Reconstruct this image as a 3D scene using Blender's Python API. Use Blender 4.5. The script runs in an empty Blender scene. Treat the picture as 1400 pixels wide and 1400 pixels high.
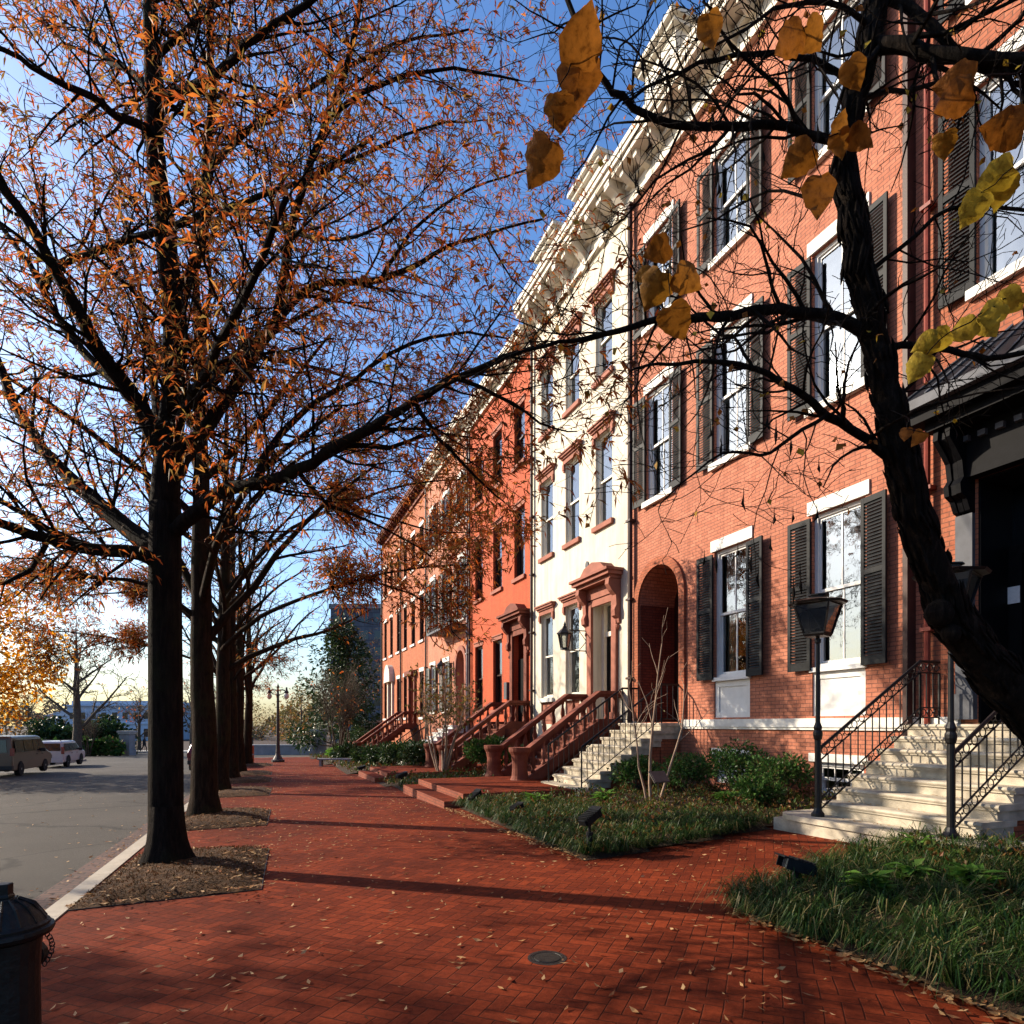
import bpy, math, random, time
from mathutils import Vector, Matrix
R_ = math.radians
S = bpy.context.scene
COL = S.collection
pi = math.pi
T0 = time.time()

# ---------------------------------------------------------------- camera, sky, sun, exposure
FPX, HOR, EYE, SL = 850.0, 990.0, 1.55, 0.02      # focal length in photo pixels, horizon row, eye height, street fall
TH = math.atan(305 / FPX)                          # camera yaw to the right of the street (+Y)
PH = math.atan(351 / FPX) - TH                     # the house row leans this much to the left of +Y
cam = bpy.data.cameras.new("camera"); camo = bpy.data.objects.new("camera", cam); COL.objects.link(camo)
cam.sensor_width = 36; cam.lens = FPX / 1400 * 36; cam.shift_y = (HOR - 700) / 1400
cam.clip_start = 0.05; cam.clip_end = 3000
camo.location = (0, 0, EYE); camo.rotation_euler = (pi / 2, 0, -TH)
S.camera = camo
SUN_EL, SUN_AZ = R_(26.5), R_(52)                    # azimuth measured to the left of +Y
W = bpy.data.worlds.new("World"); S.world = W; W.use_nodes = True
nt = W.node_tree
sky = nt.nodes.new('ShaderNodeTexSky'); sky.sky_type = 'NISHITA'; sky.sun_disc = False
sky.sun_elevation = SUN_EL; sky.sun_rotation = -SUN_AZ; sky.air_density = 1.15; sky.dust_density = 1.9; sky.ozone_density = 2.2
hs = nt.nodes.new('ShaderNodeHueSaturation'); hs.inputs['Saturation'].default_value = 1.22; nt.links.new(sky.outputs[0], hs.inputs['Color'])
tint = nt.nodes.new('ShaderNodeMix'); tint.data_type = 'RGBA'; tint.blend_type = 'MULTIPLY'; tint.inputs[0].default_value = 1; tint.inputs[7].default_value = (.88, 1.0, 1.2, 1); nt.links.new(hs.outputs[0], tint.inputs[6])
nt.links.new(tint.outputs[2], nt.nodes['Background'].inputs[0]); nt.nodes['Background'].inputs[1].default_value = 0.105
sl = bpy.data.lights.new("sun", 'SUN'); sl.energy = 5.0; sl.angle = R_(0.5); sl.color = (1.0, 0.86, 0.68)
so = bpy.data.objects.new("sun", sl); COL.objects.link(so)
sv = Vector((-math.sin(SUN_AZ) * math.cos(SUN_EL), math.cos(SUN_AZ) * math.cos(SUN_EL), math.sin(SUN_EL)))
so.rotation_euler = sv.to_track_quat('Z', 'Y').to_euler(); so.location = (-30, 30, 40)
S.view_settings.view_transform = 'Standard'; S.view_settings.look = 'None'
S.view_settings.exposure = 1.0; S.view_settings.gamma = 1.0
S.cycles.max_bounces = 6; S.cycles.transparent_max_bounces = 8; S.cycles.diffuse_bounces = 3

# ---------------------------------------------------------------- coordinates
RV = (math.cos(TH), -math.sin(TH)); FV = (math.sin(TH), math.cos(TH))
DV = Vector((-math.sin(PH), math.cos(PH), 0)); NV = Vector((math.cos(PH), math.sin(PH), 0)); FD = 9.8
def at(u, v, k):
    a = (u - 700) / FPX; b = (HOR - v) / FPX
    return Vector((k * (FV[0] + a * RV[0]), k * (FV[1] + a * RV[1]), EYE + k * b))
def gpt(u, v, dz=0.0):
    a = (u - 700) / FPX; b = (HOR - v) / FPX
    ry = FV[1] + a * RV[1]; k = (dz - EYE) / (b + SL * ry)
    return Vector((k * (FV[0] + a * RV[0]), k * ry, EYE + k * b))
def edge(y): return 3.72 - .046 * y                    # front line of the gardens
def yard(x, y): return 0.05 * max(0.0, min(5.5, x - edge(y)))
def gz(x, y): return -SL * y + yard(x, y)
def fp(t, off, z): return NV * (FD - off) + DV * t + Vector((0, 0, z))

# ---------------------------------------------------------------- materials
MATS = {}
def newmat(name):
    m = bpy.data.materials.new(name); m.use_nodes = True
    return m, m.node_tree, m.node_tree.nodes['Principled BSDF']
def ramp(nt, fac, stops):
    r = nt.nodes.new('ShaderNodeValToRGB'); e = r.color_ramp.elements
    while len(e) < len(stops): e.new(0.5)
    for i, (p, c) in enumerate(stops): e[i].position = p; e[i].color = (*c, 1)
    nt.links.new(fac, r.inputs[0]); return r.outputs[0]
def noise(nt, scale, detail=4, vec=None, rough=.6):
    n = nt.nodes.new('ShaderNodeTexNoise'); n.inputs['Scale'].default_value = scale; n.inputs['Detail'].default_value = detail
    n.inputs['Roughness'].default_value = rough
    if vec is None:
        tc = nt.nodes.new('ShaderNodeTexCoord'); vec = tc.outputs['Object']
    nt.links.new(vec, n.inputs['Vector']); return n.outputs['Fac']
def bump(nt, b, height, strength=.3, dist=.01):
    n = nt.nodes.new('ShaderNodeBump'); n.inputs['Strength'].default_value = strength; n.inputs['Distance'].default_value = dist
    nt.links.new(height, n.inputs['Height']); nt.links.new(n.outputs[0], b.inputs['Normal'])
def mixc(nt, fac, a, b, mode='MIX'):
    m = nt.nodes.new('ShaderNodeMix'); m.data_type = 'RGBA'; m.blend_type = mode
    for s, v in ((0, fac), (6, a), (7, b)):
        if isinstance(v, (int, float)): m.inputs[s].default_value = v
        elif isinstance(v, tuple): m.inputs[s].default_value = (*v, 1)
        else: nt.links.new(v, m.inputs[s])
    return m.outputs[2]
def basic(name, c, rough=.7, var=.25, scale=6, metal=0, bumps=.15, bdist=.01, spec=.18, scale2=None):
    """a material whose colour wanders by noise, with fine bump"""
    m, nt, b = newmat(name)
    lo = tuple(x * (1 - var) for x in c); hi = tuple(min(1, x * (1 + var)) for x in c)
    f = noise(nt, scale, 6)
    col = ramp(nt, f, [(.3, lo), (.7, hi)])
    nt.links.new(col, b.inputs['Base Color']); b.inputs['Roughness'].default_value = rough
    b.inputs['Metallic'].default_value = metal; b.inputs['Specular IOR Level'].default_value = spec
    if bumps: bump(nt, b, noise(nt, scale2 or scale * 6, 4), bumps, bdist)
    MATS[name] = m; return m
def bark(name, lo, hi, vs=9.0, depth=.05, moss=None):
    m, nt, b = newmat(name); tc = nt.nodes.new('ShaderNodeTexCoord'); mp = nt.nodes.new('ShaderNodeMapping'); mp.inputs['Scale'].default_value = (vs, vs, vs * .16); nt.links.new(tc.outputs['Object'], mp.inputs[0])
    f = noise(nt, 2.2, 8, mp.outputs[0], .7); g_ = noise(nt, 30, 4)
    col = ramp(nt, f, [(.36, tuple(q * .45 for q in lo)), (.52, lo), (.72, hi)])
    if moss: col = mixc(nt, ramp(nt, noise(nt, 1.6, 5), [(.5, (0, 0, 0)), (.7, (.7, .7, .7))]), col, moss)
    nt.links.new(col, b.inputs['Base Color']); b.inputs['Roughness'].default_value = .95; b.inputs['Specular IOR Level'].default_value = .08
    a = nt.nodes.new('ShaderNodeMath'); a.operation = 'MULTIPLY_ADD'; nt.links.new(g_, a.inputs[0]); a.inputs[1].default_value = .25; nt.links.new(f, a.inputs[2]); bump(nt, b, a.outputs[0], 1.0, depth)
    MATS[name] = m
def streaks(nt, col, amt=.25):
    """weather stains that run down a wall: vertically stretched noise"""
    tc = nt.nodes.new('ShaderNodeTexCoord'); mp = nt.nodes.new('ShaderNodeMapping'); mp.inputs['Scale'].default_value = (2.6, 2.6, .22); nt.links.new(tc.outputs['Object'], mp.inputs[0])
    r = ramp(nt, noise(nt, 1.5, 7, mp.outputs[0], .68), [(.34, (1 - amt, 1 - amt * 1.05, 1 - amt * 1.1)), (.56, (1.0, 1.0, 1.0))]); return mixc(nt, 1.0, col, r, 'MULTIPLY')
def brick(name, c1, c2, mortar, bw=.215, bh=.075, ms=.008, horiz=False, stain=.35, bias=0.0, swap=False, rough=.85, bd=.006):
    m, nt, b = newmat(name)
    tc = nt.nodes.new('ShaderNodeTexCoord'); sp = nt.nodes.new('ShaderNodeSeparateXYZ'); nt.links.new(tc.outputs['Object'], sp.inputs[0])
    cb = nt.nodes.new('ShaderNodeCombineXYZ')
    if horiz:
        nt.links.new(sp.outputs[0], cb.inputs[0]); nt.links.new(sp.outputs[1], cb.inputs[1])
    else:
        a = nt.nodes.new('ShaderNodeMath'); a.operation = 'ADD'
        nt.links.new(sp.outputs[0], a.inputs[0]); nt.links.new(sp.outputs[1], a.inputs[1])
        nt.links.new(a.outputs[0], cb.inputs[0]); nt.links.new(sp.outputs[2], cb.inputs[1])
    # a little wander so the courses are not ruler-straight
    nz = nt.nodes.new('ShaderNodeTexNoise'); nz.inputs['Scale'].default_value = 1.3; nz.inputs['Detail'].default_value = 3
    nt.links.new(tc.outputs['Object'], nz.inputs['Vector'])
    vm = nt.nodes.new('ShaderNodeVectorMath'); vm.operation = 'SCALE'; vm.inputs['Scale'].default_value = .03 if horiz else .012
    nt.links.new(nz.outputs['Color'], vm.inputs[0])
    va = nt.nodes.new('ShaderNodeVectorMath'); va.operation = 'ADD'
    nt.links.new(cb.outputs[0], va.inputs[0]); nt.links.new(vm.outputs[0], va.inputs[1])
    t = nt.nodes.new('ShaderNodeTexBrick')
    t.inputs['Scale'].default_value = 1; t.inputs['Brick Width'].default_value = bw; t.inputs['Row Height'].default_value = bh
    t.inputs['Mortar Size'].default_value = ms; t.inputs['Mortar Smooth'].default_value = .15; t.inputs['Bias'].default_value = bias
    t.inputs['Color1'].default_value = (*c1, 1); t.inputs['Color2'].default_value = (*c2, 1); t.inputs['Mortar'].default_value = (*mortar, 1)
    nt.links.new(va.outputs[0], t.inputs['Vector'])
    big = ramp(nt, noise(nt, .55, 6), [(.3, (1 - stain,) * 3), (.65, (1.0, 1.0, 1.0))])
    fine = ramp(nt, noise(nt, 22, 4), [(.25, (.72, .72, .72)), (.75, (1.12, 1.12, 1.12))])
    c = mixc(nt, 1.0, t.outputs['Color'], big, 'MULTIPLY'); c = mixc(nt, 1.0, c, fine, 'MULTIPLY')
    if not horiz: c = streaks(nt, c, .2)
    nt.links.new(c, b.inputs['Base Color']); b.inputs['Roughness'].default_value = rough; b.inputs['Specular IOR Level'].default_value = .25
    inv = nt.nodes.new('ShaderNodeMath'); inv.operation = 'SUBTRACT'; inv.inputs[0].default_value = 1; nt.links.new(t.outputs['Fac'], inv.inputs[1])
    mx = nt.nodes.new('ShaderNodeMath'); mx.operation = 'MULTIPLY_ADD'; nt.links.new(noise(nt, 40, 3), mx.inputs[0]); mx.inputs[1].default_value = .4
    nt.links.new(inv.outputs[0], mx.inputs[2])
    bump(nt, b, mx.outputs[0], .6, bd)
    MATS[name] = m; return m
def leafmat(name, stops, trans=.45, rough=.55):
    """leaf colour picked per leaf from the mesh attribute 'rnd'; thin and translucent"""
    m, nt, b = newmat(name)
    a = nt.nodes.new('ShaderNodeAttribute'); a.attribute_name = 'rnd'
    col = ramp(nt, a.outputs['Fac'], stops)
    nt.links.new(col, b.inputs['Base Color']); b.inputs['Roughness'].default_value = rough; b.inputs['Specular IOR Level'].default_value = .16
    tr = nt.nodes.new('ShaderNodeBsdfTranslucent'); nt.links.new(col, tr.inputs[0])
    mx = nt.nodes.new('ShaderNodeMixShader'); mx.inputs[0].default_value = trans
    nt.links.new(b.outputs[0], mx.inputs[1]); nt.links.new(tr.outputs[0], mx.inputs[2])
    nt.links.new(mx.outputs[0], nt.nodes['Material Output'].inputs[0])
    MATS[name] = m; return m

brick('brick_salmon', (.51, .185, .106), (.41, .138, .076), (.22, .09, .06), stain=.2)
brick('brick_salmon_base', (.42, .125, .058), (.34, .095, .042), (.20, .075, .04), stain=.3)
brick('brick_orange', (.50, .155, .065), (.42, .115, .045), (.27, .10, .05), stain=.2)
brick('brick_paint_red', (.52, .095, .030), (.48, .082, .026), (.40, .07, .022), stain=.2)
brick('brick_pink', (.56, .22, .13), (.50, .19, .11), (.40, .16, .10), stain=.2)
brick('brick_portico', (.45, .15, .078), (.36, .105, .052), (.19, .08, .05), stain=.28)
def herring(name, c1, c2, mortar, unit=.104, rot=42, ms=.035):
    """brick paving laid in herringbone, each brick its own shade"""
    m, nt, b = newmat(name); N = nt.nodes; Lk = nt.links
    def mt(op, a, b_=None, c=None):
        n = N.new('ShaderNodeMath'); n.operation = op
        for i, v in enumerate((a, b_, c)):
            if v is None: continue
            if isinstance(v, (int, float)): n.inputs[i].default_value = v
            else: Lk.new(v, n.inputs[i])
        return n.outputs[0]
    tc = N.new('ShaderNodeTexCoord'); mp = N.new('ShaderNodeMapping'); mp.inputs['Rotation'].default_value = (0, 0, R_(rot)); mp.inputs['Scale'].default_value = (1 / unit,) * 3
    Lk.new(tc.outputs['Object'], mp.inputs[0])
    nz = N.new('ShaderNodeTexNoise'); nz.inputs['Scale'].default_value = 1.7; nz.inputs['Detail'].default_value = 4; Lk.new(tc.outputs['Object'], nz.inputs['Vector'])
    vs = N.new('ShaderNodeVectorMath'); vs.operation = 'SCALE'; vs.inputs['Scale'].default_value = .35; Lk.new(nz.outputs['Color'], vs.inputs[0])
    va = N.new('ShaderNodeVectorMath'); va.operation = 'ADD'; Lk.new(mp.outputs[0], va.inputs[0]); Lk.new(vs.outputs[0], va.inputs[1])
    sp = N.new('ShaderNodeSeparateXYZ'); Lk.new(va.outputs[0], sp.inputs[0]); x, y = sp.outputs[0], sp.outputs[1]
    i, j = mt('FLOOR', x), mt('FLOOR', y); u, v = mt('SUBTRACT', x, i), mt('SUBTRACT', y, j)
    k = mt('FLOORED_MODULO', mt('SUBTRACT', i, j), 4.0); eq = [mt('COMPARE', k, float(q), .5) for q in range(4)]
    dl = mt('MULTIPLY_ADD', eq[1], 9.0, u); dr = mt('MULTIPLY_ADD', eq[0], 9.0, mt('SUBTRACT', 1.0, u)); db = mt('MULTIPLY_ADD', eq[2], 9.0, v); dt = mt('MULTIPLY_ADD', eq[3], 9.0, mt('SUBTRACT', 1.0, v))
    dist = mt('MINIMUM', mt('MINIMUM', dl, dr), mt('MINIMUM', db, dt))
    mr = N.new('ShaderNodeMapRange'); mr.interpolation_type = 'SMOOTHSTEP'; mr.inputs[1].default_value = ms * .4; mr.inputs[2].default_value = ms * 2.2; Lk.new(dist, mr.inputs[0]); solid = mr.outputs[0]
    cb = N.new('ShaderNodeCombineXYZ'); Lk.new(mt('SUBTRACT', i, eq[1]), cb.inputs[0]); Lk.new(mt('ADD', j, eq[3]), cb.inputs[1])
    wn = N.new('ShaderNodeTexWhiteNoise'); wn.noise_dimensions = '2D'; Lk.new(cb.outputs[0], wn.inputs['Vector'])
    col = ramp(nt, wn.outputs['Value'], [(0, c2), (.75, c1), (1, tuple(q * 1.22 for q in c1))])
    big = ramp(nt, noise(nt, .5, 6), [(.32, (.55, .52, .52)), (.5, (.95, .93, .92)), (.68, (1.12, 1.12, 1.08))]); fine = ramp(nt, noise(nt, 30, 5), [(.25, (.62, .62, .62)), (.75, (1.2, 1.2, 1.2))])
    col = mixc(nt, 1.0, col, big, 'MULTIPLY'); col = mixc(nt, 1.0, col, fine, 'MULTIPLY'); col = mixc(nt, solid, mortar, col)
    Lk.new(col, b.inputs['Base Color']); b.inputs['Roughness'].default_value = .85; b.inputs['Specular IOR Level'].default_value = .06
    hgt = mt('MULTIPLY_ADD', noise(nt, 60, 4), .5, mt('MULTIPLY_ADD', wn.outputs['Value'], .35, solid)); b2 = nt.nodes.new('ShaderNodeBump'); b2.inputs['Strength'].default_value = .8; b2.inputs['Distance'].default_value = .02; Lk.new(noise(nt, 2.4, 3), b2.inputs['Height'])
    bump(nt, b, hgt, .8, .006); bn = [n for n in N if n.type == 'BUMP' and n is not b2][-1]; Lk.new(b2.outputs[0], bn.inputs['Normal'])
    MATS[name] = m
herring('paving', (.165, .028, .009), (.115, .019, .007), (.048, .012, .006), ms=.026)
brick('paving_step', (.30, .075, .034), (.22, .052, .026), (.10, .04, .025), bw=.215, bh=.07, ms=.006, stain=.3)
brick('gutter_brick', (.13, .06, .045), (.09, .045, .035), (.03, .02, .018), bw=.2, bh=.11, ms=.01, horiz=True, stain=.5)
brick('grey_block', (.15, .155, .18), (.12, .125, .15), (.10, .10, .12), bw=3.0, bh=1.4, ms=.12)
brick('brick_recess_shade', (.22, .045, .022), (.16, .032, .016), (.09, .025, .015), stain=.3)  # brick darkened so the shade of the arch recess sits in its colour
basic('stucco_cream', (.58, .525, .42), .85, .09, 1.6, bumps=.2, scale2=60)
_nt = MATS['stucco_cream'].node_tree; _b = _nt.nodes['Principled BSDF']; _l = _b.inputs['Base Color'].links[0].from_socket; _nt.links.new(streaks(_nt, _l, .22), _b.inputs['Base Color'])
basic('white_stone', (.60, .58, .53), .6, .12, 3)
basic('marble', (.38, .33, .25), .7, .42, 3.4, bumps=.25, scale2=30)
basic('white_paint', (.64, .63, .60), .45, .06, 5)
basic('cream_wood', (.70, .64, .52), .5, .08, 5)
basic('cornice_white', (.58, .53, .44), .6, .14, 2.5)
basic('brownstone', (.15, .042, .024), .75, .3, 3, bumps=.35, scale2=45)
basic('brownstone_light', (.26, .095, .062), .75, .2, 3, bumps=.3, scale2=45)
def asphalt():
    m, nt, b = newmat('asphalt'); base = ramp(nt, noise(nt, .35, 6), [(.3, (.034, .029, .025)), (.7, (.060, .052, .045))]); grain = ramp(nt, noise(nt, 120, 3), [(.3, (.55, .55, .55)), (.7, (1.5, 1.48, 1.42))]); c = mixc(nt, 1.0, base, grain, 'MULTIPLY')
    v = nt.nodes.new('ShaderNodeTexVoronoi'); v.feature = 'DISTANCE_TO_EDGE'; v.inputs['Scale'].default_value = .22; tc = nt.nodes.new('ShaderNodeTexCoord'); nz = nt.nodes.new('ShaderNodeTexNoise'); nz.inputs['Scale'].default_value = .8; nz.inputs['Detail'].default_value = 6; nt.links.new(tc.outputs['Object'], nz.inputs['Vector'])
    va = nt.nodes.new('ShaderNodeVectorMath'); va.operation = 'MULTIPLY_ADD'; nt.links.new(nz.outputs['Color'], va.inputs[0]); va.inputs[1].default_value = (1.6, 1.6, 0); nt.links.new(tc.outputs['Object'], va.inputs[2]); nt.links.new(va.outputs[0], v.inputs['Vector'])
    crack = ramp(nt, v.outputs['Distance'], [(0.0, (.35, .35, .35)), (.006, (.45, .45, .45)), (.012, (1, 1, 1))]); c = mixc(nt, 1.0, c, crack, 'MULTIPLY')
    nt.links.new(c, b.inputs['Base Color']); b.inputs['Roughness'].default_value = .88; b.inputs['Specular IOR Level'].default_value = .2; bump(nt, b, noise(nt, 140, 3), .9, .012); MATS['asphalt'] = m
asphalt()
basic('iron', (.008, .007, .007), .45, .3, 20, spec=.3)
basic('shutter', (.009, .010, .011), .6, .3, 8, spec=.14)
basic('shutter_green', (.10, .12, .11), .5, .3, 8)
basic('black_paint', (.004, .004, .005), .6, .3, 8, spec=.06)
basic('dark_brown', (.035, .014, .010), .4, .3, 6)
basic('pipe_brown', (.045, .022, .018), .5, .25, 6)
basic('pipe_red', (.16, .03, .018), .5, .25, 6)
basic('pipe_grey', (.30, .26, .25), .5, .15, 6)
basic('slate', (.07, .075, .085), .6, .3, 4)
basic('metal_roof', (.008, .008, .010), .5, .3, 5, spec=.2)
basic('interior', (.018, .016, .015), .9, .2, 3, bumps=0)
basic('curtain', (.56, .55, .52), .9, .1, 4, bumps=0)
basic('portico_grey', (.075, .078, .088), .6, .3, 2.5)
basic('kerb_stone', (.34, .30, .24), .8, .2, 3, bumps=.4, scale2=80)
basic('concrete', (.38, .37, .35), .85, .15, 2)
basic('soil', (.035, .021, .012), .95, .5, 7, bumps=1.0, bdist=.04, scale2=26)
basic('mulch', (.055, .025, .008), .95, .55, 9, bumps=1.0, bdist=.04, scale2=30)
bark('bark_dark', (.013, .008, .006), (.028, .018, .011), 9, .05, (.020, .019, .007))
bark('bark_mossy', (.022, .012, .007), (.042, .022, .013), 8, .05, (.030, .028, .010))
basic('bark_grey', (.085, .066, .048), .9, .45, 7, bumps=.9, bdist=.02, scale2=30)
bark('bark_shaggy', (.010, .007, .005), (.030, .021, .015), 11, .05)
basic('bark_pale', (.26, .18, .13), .8, .3, 6, bumps=.4, scale2=30)
basic('hydrant_iron', (.010, .009, .007), .5, .5, 12, bumps=.5, scale2=40, spec=.25)
basic('spot_grey', (.008, .009, .010), .6, .2, 20, spec=.12)
basic('sign_plate', (.12, .10, .09), .4, .15, 10, metal=.3)
basic('tyre', (.015, .015, .015), .8, .2, 10)
basic('rim', (.35, .35, .36), .35, .1, 10, metal=.8)
basic('car_glass', (.012, .014, .018), .08, .1, 4, bumps=0, spec=.8)
basic('tan_paint', (.085, .055, .036), .3, .05, 3, bumps=0, spec=.6)
basic('silver_paint', (.42, .42, .45), .3, .05, 3, bumps=0, spec=.6)
basic('maroon_paint', (.16, .02, .02), .3, .05, 3, bumps=0, spec=.6)
basic('bumper', (.03, .03, .03), .6, .1, 5, bumps=0)
basic('tail_red', (.16, .006, .006), .25, .1, 20, bumps=0, spec=.6)
basic('plate_white', (.6, .6, .6), .5, .1, 20, bumps=0)
basic('globe', (.62, .60, .55), .3, .05, 5, bumps=0)
basic('lamp_iron', (.055, .048, .045), .5, .2, 10)
basic('orange_board', (.62, .16, .07), .5, .2, 10)
basic('hazy_blue_wall', (.42, .50, .60), .8, .12, .6)  # white wall with the blue of haze and shade put into its colour
basic('grey_stone', (.24, .24, .25), .8, .2, 1.5)
basic('dark_cloth', (.02, .022, .03), .8, .2, 8)
basic('skin', (.42, .25, .18), .6, .1, 8)
basic('litter_soil', (.05, .03, .02), .9, .4, 4)

def glassmat():
    m, nt, b = newmat('window_glass')
    gl = nt.nodes.new('ShaderNodeBsdfGlossy'); gl.inputs['Roughness'].default_value = .02; gl.inputs['Color'].default_value = (.55, .60, .66, 1)
    tr = nt.nodes.new('ShaderNodeBsdfTransparent'); tr.inputs[0].default_value = (.80, .84, .84, 1)
    lw = nt.nodes.new('ShaderNodeLayerWeight'); lw.inputs[0].default_value = .62
    mr = nt.nodes.new('ShaderNodeMapRange'); mr.inputs[3].default_value = .14; mr.inputs[4].default_value = 1.0; nt.links.new(lw.outputs['Fresnel'], mr.inputs[0])
    bp = nt.nodes.new('ShaderNodeBump'); bp.inputs['Strength'].default_value = .12; bp.inputs['Distance'].default_value = .02
    nt.links.new(noise(nt, 3.0, 2), bp.inputs['Height']); nt.links.new(bp.outputs[0], gl.inputs['Normal'])
    mx = nt.nodes.new('ShaderNodeMixShader'); nt.links.new(mr.outputs[0], mx.inputs[0])
    nt.links.new(tr.outputs[0], mx.inputs[1]); nt.links.new(gl.outputs[0], mx.inputs[2])
    nt.links.new(mx.outputs[0], nt.nodes['Material Output'].inputs[0]); nt.nodes.remove(b)
    MATS['window_glass'] = m
glassmat()
leafmat('oak_leaf', [(0, (.24, .045, .010)), (.3, (.38, .085, .016)), (.55, (.46, .135, .024)), (.72, (.38, .17, .04)), (.86, (.20, .14, .035)), (1, (.12, .055, .018))], .6)
leafmat('gold_leaf', [(0, (.50, .17, .008)), (.4, (.64, .27, .010)), (.7, (.66, .35, .02)), (1, (.42, .12, .01))], .6)
leafmat('big_leaf', [(0, (.17, .055, .008)), (.35, (.24, .095, .012)), (.55, (.19, .065, .008)), (.8, (.34, .23, .02)), (1, (.36, .26, .03))], .4)
leafmat('litter_leaf', [(0, (.22, .08, .03)), (.4, (.36, .20, .08)), (.7, (.48, .31, .15)), (1, (.15, .055, .02))], .2, .7)
leafmat('evergreen_leaf', [(0, (.012, .030, .010)), (.5, (.022, .050, .014)), (.85, (.040, .075, .020)), (1, (.065, .07, .022))], .2, .4)
leafmat('shrub_leaf', [(0, (.020, .052, .012)), (.5, (.042, .105, .020)), (.85, (.08, .15, .030)), (1, (.12, .06, .03))], .3, .4)
leafmat('olive_leaf', [(0, (.07, .075, .02)), (.5, (.13, .10, .03)), (.8, (.26, .15, .04)), (1, (.30, .10, .03))], .4)
leafmat('grass_blade', [(0, (.011, .030, .006)), (.5, (.022, .055, .010)), (.78, (.045, .085, .015)), (.9, (.15, .13, .045)), (1, (.26, .19, .08))], .3, .4)
leafmat('bright_leaf', [(0, (.06, .15, .02)), (.5, (.10, .22, .03)), (1, (.16, .28, .05))], .4, .45)
leafmat('groundcover_leaf', [(0, (.030, .065, .012)), (.4, (.060, .085, .016)), (.75, (.10, .058, .014)), (1, (.15, .05, .014))], .3, .5)
leafmat('pit_leaf', [(0, (.026, .022, .006)), (.5, (.062, .028, .008)), (1, (.11, .036, .010))], .2, .7)
leafmat('far_leaf', [(0, (.05, .052, .035)), (.5, (.085, .07, .045)), (1, (.12, .08, .045))], .2, .7)

_nt = MATS['big_leaf'].node_tree; _b = _nt.nodes['Principled BSDF']; _l = _b.inputs['Base Color'].links[0].from_socket
_m = mixc(_nt, 1.0, _l, ramp(_nt, noise(_nt, 38, 6), [(.3, (.45, .40, .35)), (.5, (1, 1, 1)), (.75, (1.35, 1.3, 1.2))]), 'MULTIPLY'); _nt.links.new(_m, _b.inputs['Base Color']); [_nt.links.new(_m, n.inputs[0]) for n in _nt.nodes if n.type == 'BSDF_TRANSLUCENT']; bump(_nt, _b, noise(_nt, 90, 4), .6, .004)
# ---------------------------------------------------------------- mesh builder
class MB:
    def __init__(s): s.v = []; s.f = []; s.rnd = None
    def add(s, vs, fs):
        o = len(s.v); s.v.extend(vs); s.f.extend([tuple(i + o for i in f) for f in fs]); return s
    def box(s, x0, x1, y0, y1, z0, z1):
        return s.add([(x0, y0, z0), (x1, y0, z0), (x1, y1, z0), (x0, y1, z0), (x0, y0, z1), (x1, y0, z1), (x1, y1, z1), (x0, y1, z1)],
                     [(0, 3, 2, 1), (4, 5, 6, 7), (0, 1, 5, 4), (1, 2, 6, 5), (2, 3, 7, 6), (3, 0, 4, 7)])
    def quad(s, a, b, c, d): return s.add([a, b, c, d], [(0, 1, 2, 3)])
    def prism(s, poly, vec):
        """extrude a 3-D polygon along vec"""
        n = len(poly); v = Vector(vec)
        vs = [tuple(p) for p in poly] + [tuple(Vector(p) + v) for p in poly]
        fs = [tuple(range(n - 1, -1, -1)), tuple(range(n, 2 * n))] + [(i, (i + 1) % n, n + (i + 1) % n, n + i) for i in range(n)]
        return s.add(vs, fs)
    def tube(s, pts, rad, n=6, cap=True, twist=0):
        pts = [Vector(p) for p in pts]
        if not hasattr(rad, '__len__'): rad = [rad] * len(pts)
        o = len(s.v); m = len(pts); u = None
        for i, p in enumerate(pts):
            d = (pts[min(i + 1, m - 1)] - pts[max(i - 1, 0)])
            if d.length < 1e-9: d = Vector((0, 0, 1))
            d.normalize()
            if u is None: u = d.orthogonal().normalized()
            else:
                u = u - d * u.dot(d)
                u = u.normalized() if u.length > 1e-6 else d.orthogonal().normalized()
            w = d.cross(u); r = rad[i]
            for k in range(n):
                a = 2 * pi * k / n + twist; q = p + (u * math.cos(a) + w * math.sin(a)) * r; s.v.append((q.x, q.y, q.z))
        for i in range(m - 1):
            for k in range(n):
                a = o + i * n + k; b = o + i * n + (k + 1) % n; s.f.append((a, b, b + n, a + n))
        if cap:
            s.f.append(tuple(o + k for k in range(n - 1, -1, -1))); s.f.append(tuple(o + (m - 1) * n + k for k in range(n)))
        return s
    def lathe(s, prof, c=(0, 0, 0), n=16, rot=0):
        o = len(s.v); m = len(prof)
        for r, z in prof:
            for k in range(n):
                a = 2 * pi * k / n + rot; s.v.append((c[0] + r * math.cos(a), c[1] + r * math.sin(a), c[2] + z))
        for i in range(m - 1):
            for k in range(n):
                a = o + i * n + k; b = o + i * n + (k + 1) % n; s.f.append((a, b, b + n, a + n))
        s.f.append(tuple(o + k for k in range(n - 1, -1, -1))); s.f.append(tuple(o + (m - 1) * n + k for k in range(n)))
        return s
    def build(s, name, mat, parent=None, loc=(0, 0, 0), rz=0, smooth=False, link=True):
        me = bpy.data.meshes.new(name); me.from_pydata(s.v, [], s.f); me.update()
        if s.rnd is not None:
            at_ = me.attributes.new('rnd', 'FLOAT', 'FACE'); at_.data.foreach_set('value', s.rnd)
        me.materials.append(MATS[mat] if isinstance(mat, str) else mat)
        if smooth: me.polygons.foreach_set('use_smooth', [True] * len(me.polygons))
        return put(name, me, parent, loc, rz)
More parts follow.
